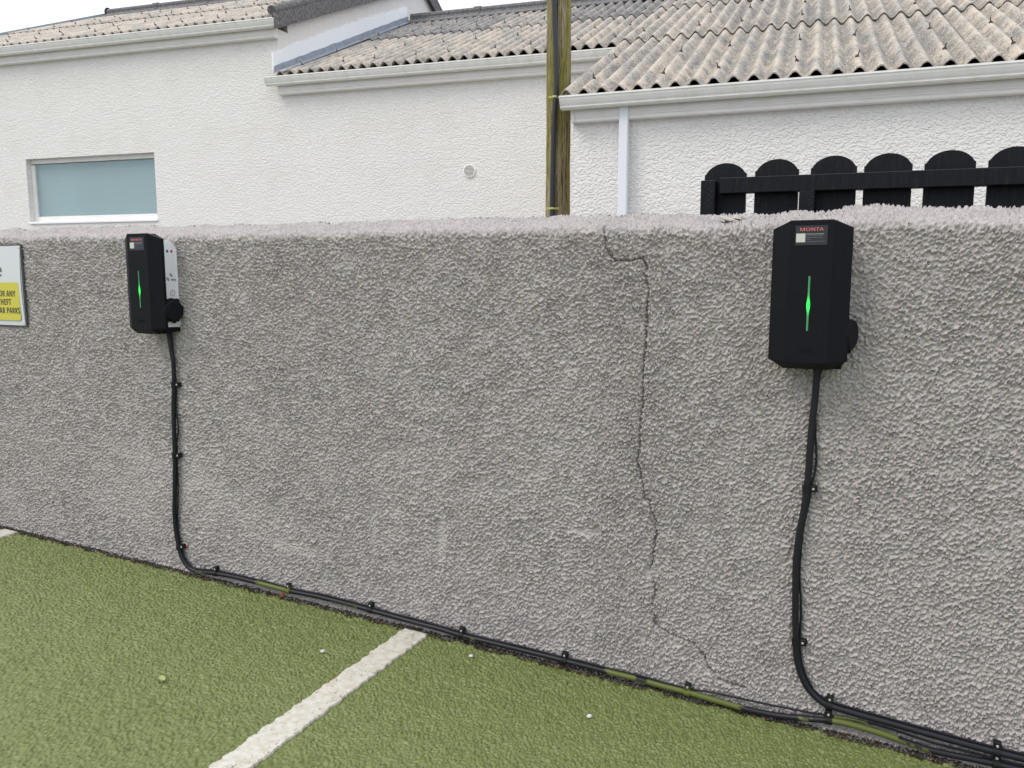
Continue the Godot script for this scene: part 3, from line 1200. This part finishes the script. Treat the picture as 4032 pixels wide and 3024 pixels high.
func build_fence() -> void:
	var F := thing("picket_fence", "black painted timber fence with wide round-topped boards behind the grey wall", "fence", Vector3(0, 0, -0.7))
	var w := Color(1, 1, 1)
	var paint := triplanar(mat(lin(0.0075, 0.0075, 0.011), 0.5, 0.3), 1.0)
	paint.albedo_color = lin(0.022, 0.022, 0.026)
	paint.albedo_texture = noise_tex(51, 0.02, 1024, 5, [[0.0, 0.35, 0.55, 0.76, 0.85, 1.0], [Color(0.5, 0.5, 0.55), Color(0.56, 0.56, 0.61), Color(0.6, 0.6, 0.65), Color(0.66, 0.67, 0.68), Color(0.85, 0.92, 0.6), Color(1.0, 1.0, 0.55)]])
	paint.uv1_scale = Vector3(3.5, 0.45, 3.5)
	paint.heightmap_enabled = true
	paint.heightmap_texture = noise_tex(52, 0.05, 512, 3)
	paint.heightmap_scale = 0.12
	var rng := RandomNumberGenerator.new()
	rng.seed = 5
	for k in 9:
		var m := MB.new()
		var x := -0.753 + k * 0.2025
		var poly := PackedVector2Array([Vector2(0, 0.2), Vector2(0.167, 0.2), Vector2(0.167, 1.921)])
		for i in 13:
			var f := 1.0 - i / 12.0
			var c := (f - 0.5) * 2.0
			poly.append(Vector2(0.004 + 0.159 * f, 1.922 + 0.043 * (sqrt(1.0 - c * c * 0.85) - 0.387) / 0.613))
		poly.append(Vector2(0, 1.921))
		m.prism(poly, Vector3(x, rng.randf_range(-0.004, 0.004), 0), Vector3.RIGHT, Vector3.UP, Vector3.BACK, -0.02, 0.0)
		var b := part("board", m, paint, F)
		b.rotation.z = rng.randf_range(-0.003, 0.003)
		b.rotation.x = rng.randf_range(-0.004, 0.0)
	var r := MB.new()
	r.box(Vector3(0.25, 1.86, 0.025), Vector3(1.92, 0.063, 0.045), 0.003)
	var rail := part("rail", r, paint, F)
	rail.rotation.z = -0.013
	r = MB.new()
	r.box(Vector3(0.25, 0.7, 0.025), Vector3(1.92, 0.063, 0.045), 0.003)
	part("rail", r, paint, F)
	for x in [-0.731, -0.348]:
		r = MB.new()
		var tall := 1.893 if x < -0.5 else 1.835
		r.box(Vector3(x, tall / 2, 0.0255), Vector3(0.058, tall, 0.051), 0.003)
		var post := part("post", r, paint, F)
		for k in 9:
			var nl := MB.new()
			nl.lathe([[0.0028, 0.0], [0.0022, 0.0013], [0.0, 0.0017]], Vector3(x + 0.008 + 0.009 * (k % 2) + rng.randf_range(-0.003, 0.003), tall - 0.012 - 0.0115 * k, 0.051), Vector3.BACK, 7)
			part("nail", nl, M.black_paint, post)


# ---------------------------------------------------------------- charging points
func build_chargers() -> void:
	var C := thing("ev_charger", "black wall charger with a bright green light strip, in front of the black fence", "charger", Vector3(-0.2495, 1.22, 0.004), 0, "wall chargers")
	var m := MB.new()
	var O := [Vector2(-0.066, 0.451), Vector2(0.066, 0.451), Vector2(0.115, 0.428), Vector2(0.115, 0.028), Vector2(0.068, 0.0), Vector2(-0.068, 0.0), Vector2(-0.115, 0.028), Vector2(-0.115, 0.428)]
	var Fr := [Vector2(-0.061, 0.4515), Vector2(0.061, 0.4515), Vector2(0.064, 0.449), Vector2(0.064, 0.024), Vector2(0.061, 0.020), Vector2(-0.061, 0.020), Vector2(-0.064, 0.024), Vector2(-0.064, 0.449)]
	var rings := [[O, 0.08, 0.97], [O, 0.084, 0.995], [O, 0.0955, 1.0], [O, 0.098, 0.985], [Fr, 0.1275, 1.0], [Fr, 0.13, 0.97]]
	for k in rings.size() - 1:
		for i in 8:
			var j := (i + 1) % 8
			var at := func(r: Array, q: int) -> Vector3:
				var p: Vector2 = r[0][q]
				var mid := Vector2(0, 0.2255)
				p = mid + (p - mid) * Vector2(r[2], 1.0 - (1.0 - r[2]) * 0.35)
				return Vector3(p.x, p.y, r[1])
			m.quad(at.call(rings[k], j), at.call(rings[k], i), at.call(rings[k + 1], i), at.call(rings[k + 1], j))
	for end in [0, 5]:
		var q := []
		for i in 8:
			var p: Vector2 = rings[end][0][i]
			var mid := Vector2(0, 0.2255)
			p = mid + (p - mid) * Vector2(rings[end][2], 1.0 - (1.0 - rings[end][2]) * 0.35)
			q.append(Vector3(p.x, p.y, rings[end][1]))
		for i in range(1, 7):
			if end == 5:
				m.tri(q[0], q[i + 1], q[i])
			else:
				m.tri(q[0], q[i], q[i + 1])
	# the cover's lower lip reaches back to the wall
	m.prism(PackedVector2Array([Vector2(0.0, 0.012), Vector2(0.082, 0.002), Vector2(0.082, 0.03), Vector2(0.0, 0.026)]), Vector3.ZERO, Vector3.BACK, Vector3.UP, Vector3.LEFT, -0.099, 0.066)
	var cover := part("cover", m, M.black, C)
	var em := letters("GARO", 0.012, "Droid Sans", 700, 0.0012)
	var e := part("embossed_name", em, M.black, cover)
	e.position = Vector3(0, 0.06, 0.1305)
	# white body behind the cover, with the socket in its side
	m = MB.new()
	m.prism(PackedVector2Array([Vector2(0, 0.03), Vector2(0.08, 0.032), Vector2(0.08, 0.424), Vector2(0.045, 0.424), Vector2(0.004, 0.398), Vector2(0, 0.396)]), Vector3.ZERO, Vector3.BACK, Vector3.UP, Vector3.LEFT, -0.097, 0.1)
	m.box(Vector3(0, 0.21, 0.006), Vector3(0.21, 0.35, 0.012), 0.004)
	var white := mat(lin(0.74, 0.745, 0.75), 0.4)
	var body := part("body", m, white, C)
	var turn := Basis(Vector3.UP, PI / 2)          # text that reads on the side face
	var ink := mat(lin(0.03, 0.03, 0.035), 0.6)
	var dots := [[0.074, lin(0.03, 0.22, 0.06)], [0.051, lin(0.02, 0.07, 0.4)], [0.028, lin(0.5, 0.03, 0.03)]]
	for q in dots:
		m = MB.new()
		m.lathe([[0.0066, 0.0], [0.0064, 0.0012], [0.0, 0.0012]], Vector3(0.097, 0.374, q[0]), Vector3.RIGHT, 14)
		part("status_dot", m, mat(q[1], 0.4), body)
	var rf := part("lettering", letters("RFID", 0.0085, "Droid Sans", 700), ink, body)
	rf.transform = Transform3D(turn, Vector3(0.0974, 0.2455, 0.024))
	for s in [1.0, -1.0]:
		for r in [0.009, 0.013, 0.017]:
			m = MB.new()
			var arc := []
			for k in 7:
				var an := deg_to_rad(45.0 + (k - 3) * 13.0) + (0.0 if s > 0.0 else PI)
				arc.append(Vector3(0.0972, 0.258 + sin(an) * r, 0.046 - cos(an) * r))
			m.tube(arc, 0.0011, 5)
			part("wave_mark", m, ink, body)
	m = MB.new()
	var hexp := []
	for k in 7:
		var an := TAU * k / 6.0 + PI / 6
		hexp.append(Vector3(0.0975, 0.186 + sin(an) * 0.0145, 0.034 + cos(an) * 0.0145))
	m.tube(hexp, 0.0009, 5)
	part("hexagon_mark", m, ink, body)
	var cc := part("lettering", letters("C", 0.011), ink, body)
	cc.transform = Transform3D(turn, Vector3(0.0974, 0.186, 0.034))
	# socket with its round lid
	m = MB.new()
	m.box(Vector3(0.101, 0.108, 0.044), Vector3(0.022, 0.104, 0.075), 0.01)
	m.box(Vector3(0.107, 0.157, 0.052), Vector3(0.014, 0.012, 0.016), 0.002)
	var sock := part("socket", m, M.black, C)
	m = MB.new()
	m.lathe([[0.046, 0.0], [0.0475, 0.006], [0.0475, 0.013], [0.044, 0.019], [0.036, 0.021], [0.0, 0.0215]], Vector3(0.109, 0.107, 0.052), Vector3(0.96, 0.0, 0.28).normalized(), 32)
	m.box(Vector3(0.118, 0.057, 0.05), Vector3(0.01, 0.014, 0.018), 0.002)
	part("lid", m, M.black, sock)
	# light strip: dim rod with a bright middle
	m = MB.new()
	var nv := 33
	for k in nv - 1:
		for s in [-1.0, 1.0]:
			pass
	var wide := func(f: float) -> float: return 0.0027 + 0.0024 * exp(-pow((f - 0.47) / 0.11, 2.0))
	var tv := PackedVector3Array()
	var tu := PackedVector2Array()
	for k in nv:
		var f := k / (nv - 1.0)
		var y := 0.12 + 0.165 * f
		var hw: float = wide.call(f)
		for i in 5:
			var q := (i - 2) / 2.0
			tv.append(Vector3(q * hw, y, 0.1302 + 0.0016 * (1.0 - q * q)))
			tu.append(Vector2(i / 4.0, f))
	m.grid(5, nv, tv, tu)
	var led := mat(lin(0.05, 0.2, 0.09), 0.3)
	led.emission_enabled = true
	led.emission = Color(0, 0, 0)
	var im := Image.create(4, 128, false, Image.FORMAT_RGB8)
	for y in 128:
		var f := y / 127.0
		var b := exp(-pow((f - 0.47) / 0.16, 2.0))
		for x in 4:
			im.set_pixel(x, y, Color(0.05 + 0.02 * b, 0.26 + 0.74 * b, 0.13 + 0.12 * b))
	led.emission_texture = ImageTexture.create_from_image(im)
	led.emission_energy_multiplier = 1.5
	led.texture_repeat = false
	part("led_light", m, led, C)
	# sticker
	m = MB.new()
	m.box(Vector3(0, 0.406, 0.1304), Vector3(0.091, 0.058, 0.0012))
	var plate := part("sticker", m, mat(lin(0.018, 0.019, 0.026), 0.4), C)
	var red := part("lettering", letters("MONTA", 0.0092, "Droid Sans", 400), mat(lin(0.75, 0.17, 0.15), 0.5), plate)
	red.position = Vector3(0, 0.4235, 0.1313)
	red.scale = Vector3(0.066 / red.mesh.get_aabb().size.x, 1, 1)
	m = MB.new()
	m.box(Vector3(-0.03, 0.3985, 0.1309), Vector3(0.026, 0.026, 0.0012), 0.0004)
	part("white_patch", m, mat(lin(0.55, 0.54, 0.5), 0.5), plate)
	var widths := [0.05, 0.047, 0.046, 0.014, 0.052]
	for k in 5:
		m = MB.new()
		var y := 0.4095 - k * 0.0052 - (0.001 if k == 4 else 0.0)
		m.box(Vector3(-0.0145 + widths[k] / 2, y, 0.1309), Vector3(widths[k], 0.0018 if k == 0 else 0.0012, 0.0012))
		part("text_line", m, mat(lin(0.3, 0.31, 0.33) if k == 0 else lin(0.13, 0.14, 0.15), 0.5), plate)
	var D: Node3D = C.duplicate()
	D.name = numbered("ev_charger")
	add_child(D)
	D.position = Vector3(-3.101, 1.245, 0.004)
	D.set_meta("label", "black wall charger with its white side panel and round socket lid showing, beside the sign")


# ---------------------------------------------------------------- cables
const MAIN := [[-3.06, 1.262], [-3.047, 1.167], [-3.038, 1.11], [-3.041, 1.009], [-3.052, 0.9], [-3.057, 0.789], [-3.061, 0.667], [-3.071, 0.529], [-3.084, 0.377], [-3.079, 0.279], [-3.066, 0.213], [-3.05, 0.165], [-3.017, 0.128], [-2.962, 0.111], [-2.84, 0.12], [-2.72, 0.122], [-2.588, 0.118], [-2.408, 0.11], [-2.241, 0.111], [-2.092, 0.106], [-1.956, 0.099], [-1.744, 0.087], [-1.612, 0.081], [-1.517, 0.073], [-1.298, 0.067], [-1.075, 0.06], [-0.895, 0.053], [-0.795, 0.05], [-0.699, 0.044], [-0.6, 0.04], [-0.503, 0.033], [-0.398, 0.026], [-0.297, 0.028], [-0.199, 0.04], [-0.135, 0.05], [-0.082, 0.053], [0.011, 0.046], [0.1, 0.033], [0.187, 0.024], [0.345, 0.026], [0.6, 0.02], [1.2, 0.0], [2.9, -0.05]]
const DROP := [[-0.223, 1.235], [-0.226, 1.128], [-0.231, 1.038], [-0.234, 0.948], [-0.236, 0.857], [-0.242, 0.765], [-0.254, 0.67], [-0.26, 0.576], [-0.258, 0.481], [-0.254, 0.387], [-0.249, 0.305], [-0.245, 0.254], [-0.234, 0.208], [-0.209, 0.154], [-0.174, 0.119], [-0.138, 0.103], [-0.061, 0.094], [0.031, 0.087], [0.119, 0.08], [0.227, 0.072], [0.343, 0.065], [0.6, 0.057], [1.2, 0.037], [2.9, -0.012]]


func build_cables() -> void:
	var nz := noise(401)
	var black := Color(0.012, 0.013, 0.0175)
	var green := Color(0.1, 0.118, 0.03)
	# where green paint lies on the long cable: from, to, how wide round it
	var spots := [[-2.585, -2.42, 2.0], [-2.96, -2.9, -0.1], [-2.15, -2.02, -0.35], [-0.905, -0.79, 2.0], [-0.75, -0.412, 2.0], [-0.79, -0.75, 0.0], [-0.225, -0.195, 0.2], [-0.127, 0.075, 2.0], [0.075, 0.17, 0.05], [-1.5, -1.46, -0.3]]
	var pts := smooth_path(MAIN, 0.0235, 14)
	var paint := func(i: int, o: Vector3) -> Color:
		var p: Vector3 = pts[i]
		if p.y > 0.13:
			return black
		for s in spots:
			var e := 0.012 * nz.get_noise_2d(p.x * 60.0, o.y * 3.0)
			if p.x + e > s[0] and p.x + e < s[1]:
				var a := o.y + 0.5 * nz.get_noise_2d(p.x * 45.0 + 7.0, o.z * 2.0)
				if a < s[2] + 0.2 and o.z > -0.7:
					return green
		return black
	var m := MB.new()
	m.tube(pts, 0.0103, 12, paint)
	one("power_cable", m, M.cable, "long black cable with patches of green paint, following the wall foot", "cable")
	m = MB.new()
	m.col = black
	m.tube(smooth_path(DROP, 0.0235, 8), 0.0108, 12)
	one("power_cable", m, M.cable, "black cable dropping from the charger with the bright light strip to the wall foot", "cable")
	# thin signal cables alongside
	var thin := []
	for i in pts.size():
		var p: Vector3 = pts[i]
		var off := Vector3(0.0115, 0.001, -0.004)
		if p.x > -2.97 and p.y < 0.2:
			off = Vector3(0.0, 0.0125, -0.004)
		elif p.y < 0.24:
			off = Vector3(0.0115, 0.006, -0.004)
		var bulge := 0.0
		for b in [[0.88, 0.73, 0.012], [0.62, 0.3, 0.006], [1.0, 1.2, -0.008]]:
			var f: float = (p.y - b[0]) / (b[1] - b[0])
			if f > 0.0 and f < 1.0 and p.x < -3.0:
				bulge += b[2] * sin(f * PI)
		off.x += bulge
		if p.x > -0.6 and p.x < -0.135:
			off.y = 0.0125 + 0.02 * sin((p.x + 0.6) / 0.465 * PI)
		if p.x > -0.12 and p.x < 0.35:
			off.y = 0.0125 + 0.012 * sin((p.x + 0.12) / 0.47 * PI)
		if p.x > -2.9 and p.x < -0.6:
			off.y += 0.0015 * nz.get_noise_2d(p.x * 5.0, 77.0)
		thin.append(p + off)
	var thin_paint := func(i: int, _o: Vector3) -> Color:
		var p: Vector3 = thin[i]
		return green if p.x > -0.12 and p.x < -0.02 else Color(0.011, 0.0115, 0.013)
	m = MB.new()
	m.tube(thin, 0.0036, 8, thin_paint)
	one("signal_cable", m, M.cable, "thin black cable clipped beside the long paint-patched cable", "cable")
	var dp := smooth_path(DROP, 0.0205, 8)
	thin = []
	for i in dp.size():
		var p: Vector3 = dp[i]
		var off := Vector3(0.012, 0.0, 0.0)
		if p.x > -0.2 and p.y < 0.2:
			off = Vector3(0.003, 0.0135, 0.0)
		elif p.y < 0.22:
			off = Vector3(0.0105, 0.008, 0.0)
		for b in [[0.83, 1.0, 0.009], [1.02, 1.22, -0.009], [0.6, 0.8, -0.003], [0.31, 0.52, 0.005]]:
			var f: float = (p.y - b[0]) / (b[1] - b[0])
			if f > 0.0 and f < 1.0:
				off.x += b[2] * sin(f * PI)
		thin.append(p + off)
	m = MB.new()
	m.col = Color(0.011, 0.0115, 0.013)
	m.tube(thin, 0.0036, 8)
	one("signal_cable", m, M.cable, "thin black cable clipped beside the cable under the brightly lit charger", "cable")
	# saddle clips: x, y, turn in degrees (0 = tab above the cable), smeared with green, label
	var up_a := " black saddle clip on the upright cable below the charger with the white side"
	var up_b := " black saddle clip on the upright cable below the brightly lit charger"
	var foot := "black saddle clip on the wall-foot cable, "
	var list := [[-3.041, 1.006, -90, 0, "topmost" + up_a], [-3.061, 0.667, -90, 0, "middle" + up_a], [-3.066, 0.213, -72, 0, "lowest" + up_a],
		[-2.836, 0.12, 3, 0, foot + "just after the bend of the sign-side drop"], [-2.401, 0.11, 1, 1, "saddle clip smeared with green paint above the orange leaf"], [-1.96, 0.099, -3, 0, foot + "between the orange leaf and the white line"], [-1.518, 0.073, -3, 0, foot + "first past the white line's end"], [-1.073, 0.06, -2, 0, foot + "before its first long green patch"],
		[-0.605, 0.04, -4, 1, "saddle clip smeared with green paint on the long green-painted stretch of cable"], [-0.135, 0.05, 4, 0, foot + "directly under the bend of the lit charger's drop"], [0.345, 0.026, 0, 0, foot + "lower of two clips set one above the other"],
		[-0.239, 0.824, -86, 0, "upper" + up_b], [-0.249, 0.3, -86, 0, "lower" + up_b],
		[-0.138, 0.103, -8, 0, "black saddle clip where the lit charger's cable bends to run along the wall"], [0.344, 0.065, 0, 0, "black saddle clip on the higher of two cables, above another clip"]]
	for q in list:
		m = MB.new()
		m.col = Color(0.012, 0.012, 0.013)
		var strap := []
		var body := []
		for k in 13:
			var an := deg_to_rad(-115.0 + 205.0 * k / 12.0)
			strap.append(Vector2(cos(an) * 0.0135, sin(an) * 0.0135))
			body.append(Vector2(cos(an) * 0.0112, sin(an) * 0.0112))
		# (out from the wall, up): round the cable, then the flat tab against the wall with its nib
		var poly := PackedVector2Array()
		for p in strap:
			poly.append(p)
		poly.append_array(PackedVector2Array([Vector2(-0.002, 0.0135), Vector2(-0.002, 0.033), Vector2(-0.014, 0.033), Vector2(-0.014, 0.0112)]))
		for k in range(12, -1, -1):
			poly.append(body[k])
		m.prism(poly, Vector3.ZERO, Vector3.BACK, Vector3.UP, Vector3.LEFT, -0.0105, 0.0105)
		m.box(Vector3(0, 0.018, 0.0008), Vector3(0.0209, 0.03, 0.009), 0.002)
		if q[3] == 1:
			for i in m.v.size():
				if m.v[i].y + 0.004 * sin(m.v[i].x * 500.0) < 0.012:
					m.c[i] = Color(0.11, 0.13, 0.025)
		var t := thing("cable_clip", q[4], "clip", Vector3(q[0], q[1], 0.0235), 0, "cable clips")
		t.rotation_degrees.z = q[2]
		part("saddle", m, M.clip, t)
		m = MB.new()
		m.lathe([[0.0042, 0.0], [0.0042, 0.0012], [0.0034, 0.0022], [0.0018, 0.0022], [0.0016, 0.0012], [0.0, 0.0012]], Vector3(0, 0.0215, 0.0053), Vector3.BACK, 12)
		part("screw", m, M.steel, t)


# ---------------------------------------------------------------- sign
func build_sign() -> void:
	var S := thing("notice_sign", "white notice board with a yellow panel and black capitals screwed to the grey wall", "sign", Vector3(-4.4, 1.248, 0.011))
	var m := MB.new()
	m.box(Vector3(0, 0.2105, 0.004), Vector3(0.648, 0.421, 0.006), 0.001)
	part("backing", m, mat(lin(0.05, 0.05, 0.055), 0.6), S)
	m = MB.new()
	# the sheet bows a little off its backing
	var nu := 25
	var nv := 17
	for side in 2:
		var pos := PackedVector3Array()
		var uv := PackedVector2Array()
		for j in nv:
			for i in nu:
				var u := i / (nu - 1.0)
				var v := j / (nv - 1.0)
				var z := 0.0085 + 0.005 * sin(v * PI) * (0.4 + 0.6 * u)
				var x := -0.322 + 0.636 * (u if side == 0 else 1.0 - u) - 0.006 * sin(v * PI) * u
				pos.append(Vector3(x, 0.006 + 0.409 * v, z - (0.0 if side == 0 else 0.0015)))
				uv.append(Vector2(u, v))
		m.grid(nu, nv, pos, uv)
	m.c.clear()
	part("sheet", m, mat(lin(0.6, 0.61, 0.63), 0.4), S)
	m = MB.new()
	var poly := PackedVector2Array()
	for k in [[-0.29, 0.032, 180], [0.289, 0.032, 270], [0.289, 0.228, 0], [-0.29, 0.228, 90]]:
		var sx := 1.0 if k[0] < 0.0 else -1.0
		var sy := 1.0 if k[1] < 0.1 else -1.0
		for a in 7:
			var an := deg_to_rad(k[2] + 15.0 * a)
			poly.append(Vector2(k[0] + sx * 0.01 + cos(an) * 0.01, k[1] + sy * 0.01 + sin(an) * 0.01))
	m.prism(poly, Vector3(0, 0, 0), Vector3.RIGHT, Vector3.UP, Vector3.BACK, 0.0125, 0.0141)
	var panel := part("yellow_panel", m, mat(lin(0.56, 0.5, 0.06), 0.45), S)
	var ink := mat(lin(0.02, 0.02, 0.02), 0.5)
	for q in [["FOR ANY", 0.26, 0.169], ["THEFT", 0.221, 0.126], ["CAR PARKS", 0.287, 0.082]]:
		var t := letters(q[0], 0.03, "Droid Sans", 700)
		t.horizontal_alignment = HORIZONTAL_ALIGNMENT_RIGHT
		var o := part("lettering", t, ink, panel)
		o.scale = Vector3(0.88, 1, 1)
		o.position = Vector3(q[1], q[2], 0.0144)
		var bb := t.get_aabb()
		o.position.x -= bb.end.x * 0.88
	var et := letters("e", 0.062, "Droid Serif", 400)
	var eo := part("lettering", et, mat(lin(0.035, 0.035, 0.04), 0.5), S)
	eo.position = Vector3(0.16 - et.get_aabb().end.x, 0.29, 0.0138)
	for q in [[-0.305, 0.018], [0.304, 0.016], [-0.305, 0.405], [0.303, 0.405]]:
		m = MB.new()
		m.lathe([[0.005, 0.0], [0.0045, 0.002], [0.0, 0.003]], Vector3(q[0], q[1], 0.0088), Vector3.BACK, 10)
		part("screw", m, M.steel, S)


# ---------------------------------------------------------------- small things
func build_litter() -> void:
	var rng := RandomNumberGenerator.new()
	rng.seed = 9
	# leaves
	for q in [[-2.436, 0.03, 0.02, 0.3, lin(0.42, 0.13, 0.03), "curled orange leaf lying at the wall foot below the cable"], [-2.312, 0.801, 0.024, 1.1, lin(0.3, 0.36, 0.13), "small pale yellow-green leaf lying on the green surface"]]:
		var m := MB.new()
		var pos := PackedVector3Array()
		var uv := PackedVector2Array()
		for j in 9:
			for i in 7:
				var u := j / 8.0 * 2.0 - 1.0
				var hw := 0.42 * sqrt(maxf(0.0, 1.0 - u * u)) + 0.02
				var v := (i - 3) / 3.0
				pos.append(Vector3(v * hw, (0.25 * v * v + 0.15 * u * u) * (1.0 if q[2] < 0.022 else 0.3), -u) * float(q[2]))
				uv.append(Vector2(v, u))
		m.grid(7, 9, pos, uv)
		var lm := mat(q[4], 0.7)
		lm.backlight_enabled = true
		lm.backlight = q[4] * 0.4
		var o := one("leaf", m, lm, q[5], "leaf", "", Vector3(q[0], ground_y(q[0]) + 0.01, q[1]))
		o.rotation.y = q[3]
	# stone chips
	for q in [[-1.948, 0.358, 0.011, "off-white stone chip on the green surface near the white line"], [-1.424, 0.117, 0.009, "tiny white chip on the green surface close to the wall-foot cable"], [-0.869, 0.307, 0.0105, "square white chip lying alone on the green surface"]]:
		var m := MB.new()
		var s: float = q[2]
		var pts := []
		for k in 6:
			var an := TAU * k / 6.0 + rng.randf_range(-0.25, 0.25)
			pts.append(Vector3(cos(an), 0, sin(an)) * s * rng.randf_range(0.75, 1.1))
		var apex := Vector3(rng.randf_range(-0.2, 0.2), 0.75, rng.randf_range(-0.2, 0.2)) * s
		for k in 6:
			var a: Vector3 = pts[k]
			var b: Vector3 = pts[(k + 1) % 6]
			var a2 := a * 0.8 + Vector3.UP * s * 0.5
			var b2 := b * 0.8 + Vector3.UP * s * 0.5
			m.quad(b, a, a2, b2)
			m.tri(b2, a2, apex)
		one("stone_chip", m, mat(lin(0.6, 0.6, 0.58), 0.8), q[3], "stone", "stone chips", Vector3(q[0], ground_y(q[0]) + 0.005, q[1]))
	# broken flakes of render left on top of the wall
	for q in [[-0.545, 1.692, -0.085, 0.03, 0.009, 0.2, "grey flake of render lying on the wall top, highest of three"], [-0.5, 1.692, -0.075, 0.022, 0.011, -0.15, "small thick ochre flake of render lying on the wall top"], [-0.515, 1.686, -0.055, 0.03, 0.006, 0.1, "thin flat ochre flake of render at the wall top's front edge"]]:
		var poly := PackedVector2Array()
		for k in 7:
			var an := TAU * k / 7.0
			poly.append(Vector2(cos(an) * q[3] * rng.randf_range(0.7, 1.2), sin(an) * 0.02 * rng.randf_range(0.7, 1.2)))
		var m := MB.new()
		m.prism(poly, Vector3.ZERO, Vector3.BACK, Vector3.RIGHT, Vector3.UP, 0.0, q[4])
		var o := one("render_flake", m, M.roughcast if q[5] > 0.15 else mat(lin(0.46, 0.42, 0.36), 0.95), q[6], "flake", "render flakes on the wall", Vector3(q[0], q[1], q[2]))
		o.rotation = Vector3(0.26, PI / 2 + q[5], q[5])
	# red wall plugs
	for q in [[-3.032, 0.218, "red plastic wall plug beside the lowest clip of the upright cable"], [-3.02, 1.005, "red plastic wall plug beside the topmost clip under the charger"]]:
		var m := MB.new()
		m.lathe([[0.0055, -0.004], [0.0062, 0.004], [0.003, 0.0045], [0.0028, 0.0], [0.0, 0.0]], Vector3.ZERO, Vector3.BACK, 8)
		one("wall_plug", m, mat(lin(0.4, 0.04, 0.025), 0.5), q[2], "plug", "", Vector3(q[0], q[1], 0.008))
	# dirt and crumbs along the foot of the wall
	var mm := MultiMesh.new()
	mm.transform_format = MultiMesh.TRANSFORM_3D
	mm.use_colors = true
	var c := MB.new()
	c.lathe([[0.0, -0.5], [0.8, -0.35], [1.0, 0.1], [0.55, 0.55], [0.0, 0.65]], Vector3.ZERO, Vector3.UP, 6)
	mm.mesh = c.mesh()
	mm.instance_count = 5200
	for i in 5200:
		var x := rng.randf_range(-4.75, 0.7)
		var z := 0.006 + 0.03 * rng.randf() * rng.randf() + (0.012 if rng.randf() < 0.2 else 0.0)
		var s := rng.randf_range(0.0015, 0.0045)
		var b := Basis.from_euler(Vector3(rng.randf() * 6, rng.randf() * 6, rng.randf() * 6)).scaled(Vector3(s, s * rng.randf_range(0.5, 1.0), s * rng.randf_range(0.8, 1.6)))
		mm.set_instance_transform(i, Transform3D(b, Vector3(x, ground_y(x) - 0.002 + rng.randf() * 0.004 + clampf(0.02 - z, 0.0, 0.02) * 0.3, z)))
		var k := rng.randf()
		var cl := Color(0.045, 0.035, 0.026)
		if k > 0.75:
			cl = Color(0.1, 0.07, 0.045)
		if k > 0.93:
			cl = Color(0.22, 0.21, 0.2)
		if k > 0.985:
			cl = Color(0.25, 0.08, 0.03)
		mm.set_instance_color(i, cl)
	var mi := MultiMeshInstance3D.new()
	mi.name = "dirt"
	mi.multimesh = mm
	var dm := mat(Color(1, 1, 1), 0.95, 0.2)
	dm.vertex_color_use_as_albedo = true
	mi.material_override = dm
	mi.set_meta("kind", "stuff")
	mi.set_meta("label", "dark dirt and leaf crumbs gathered along the foot of the wall")
	mi.set_meta("category", "dirt")
	add_child(mi)
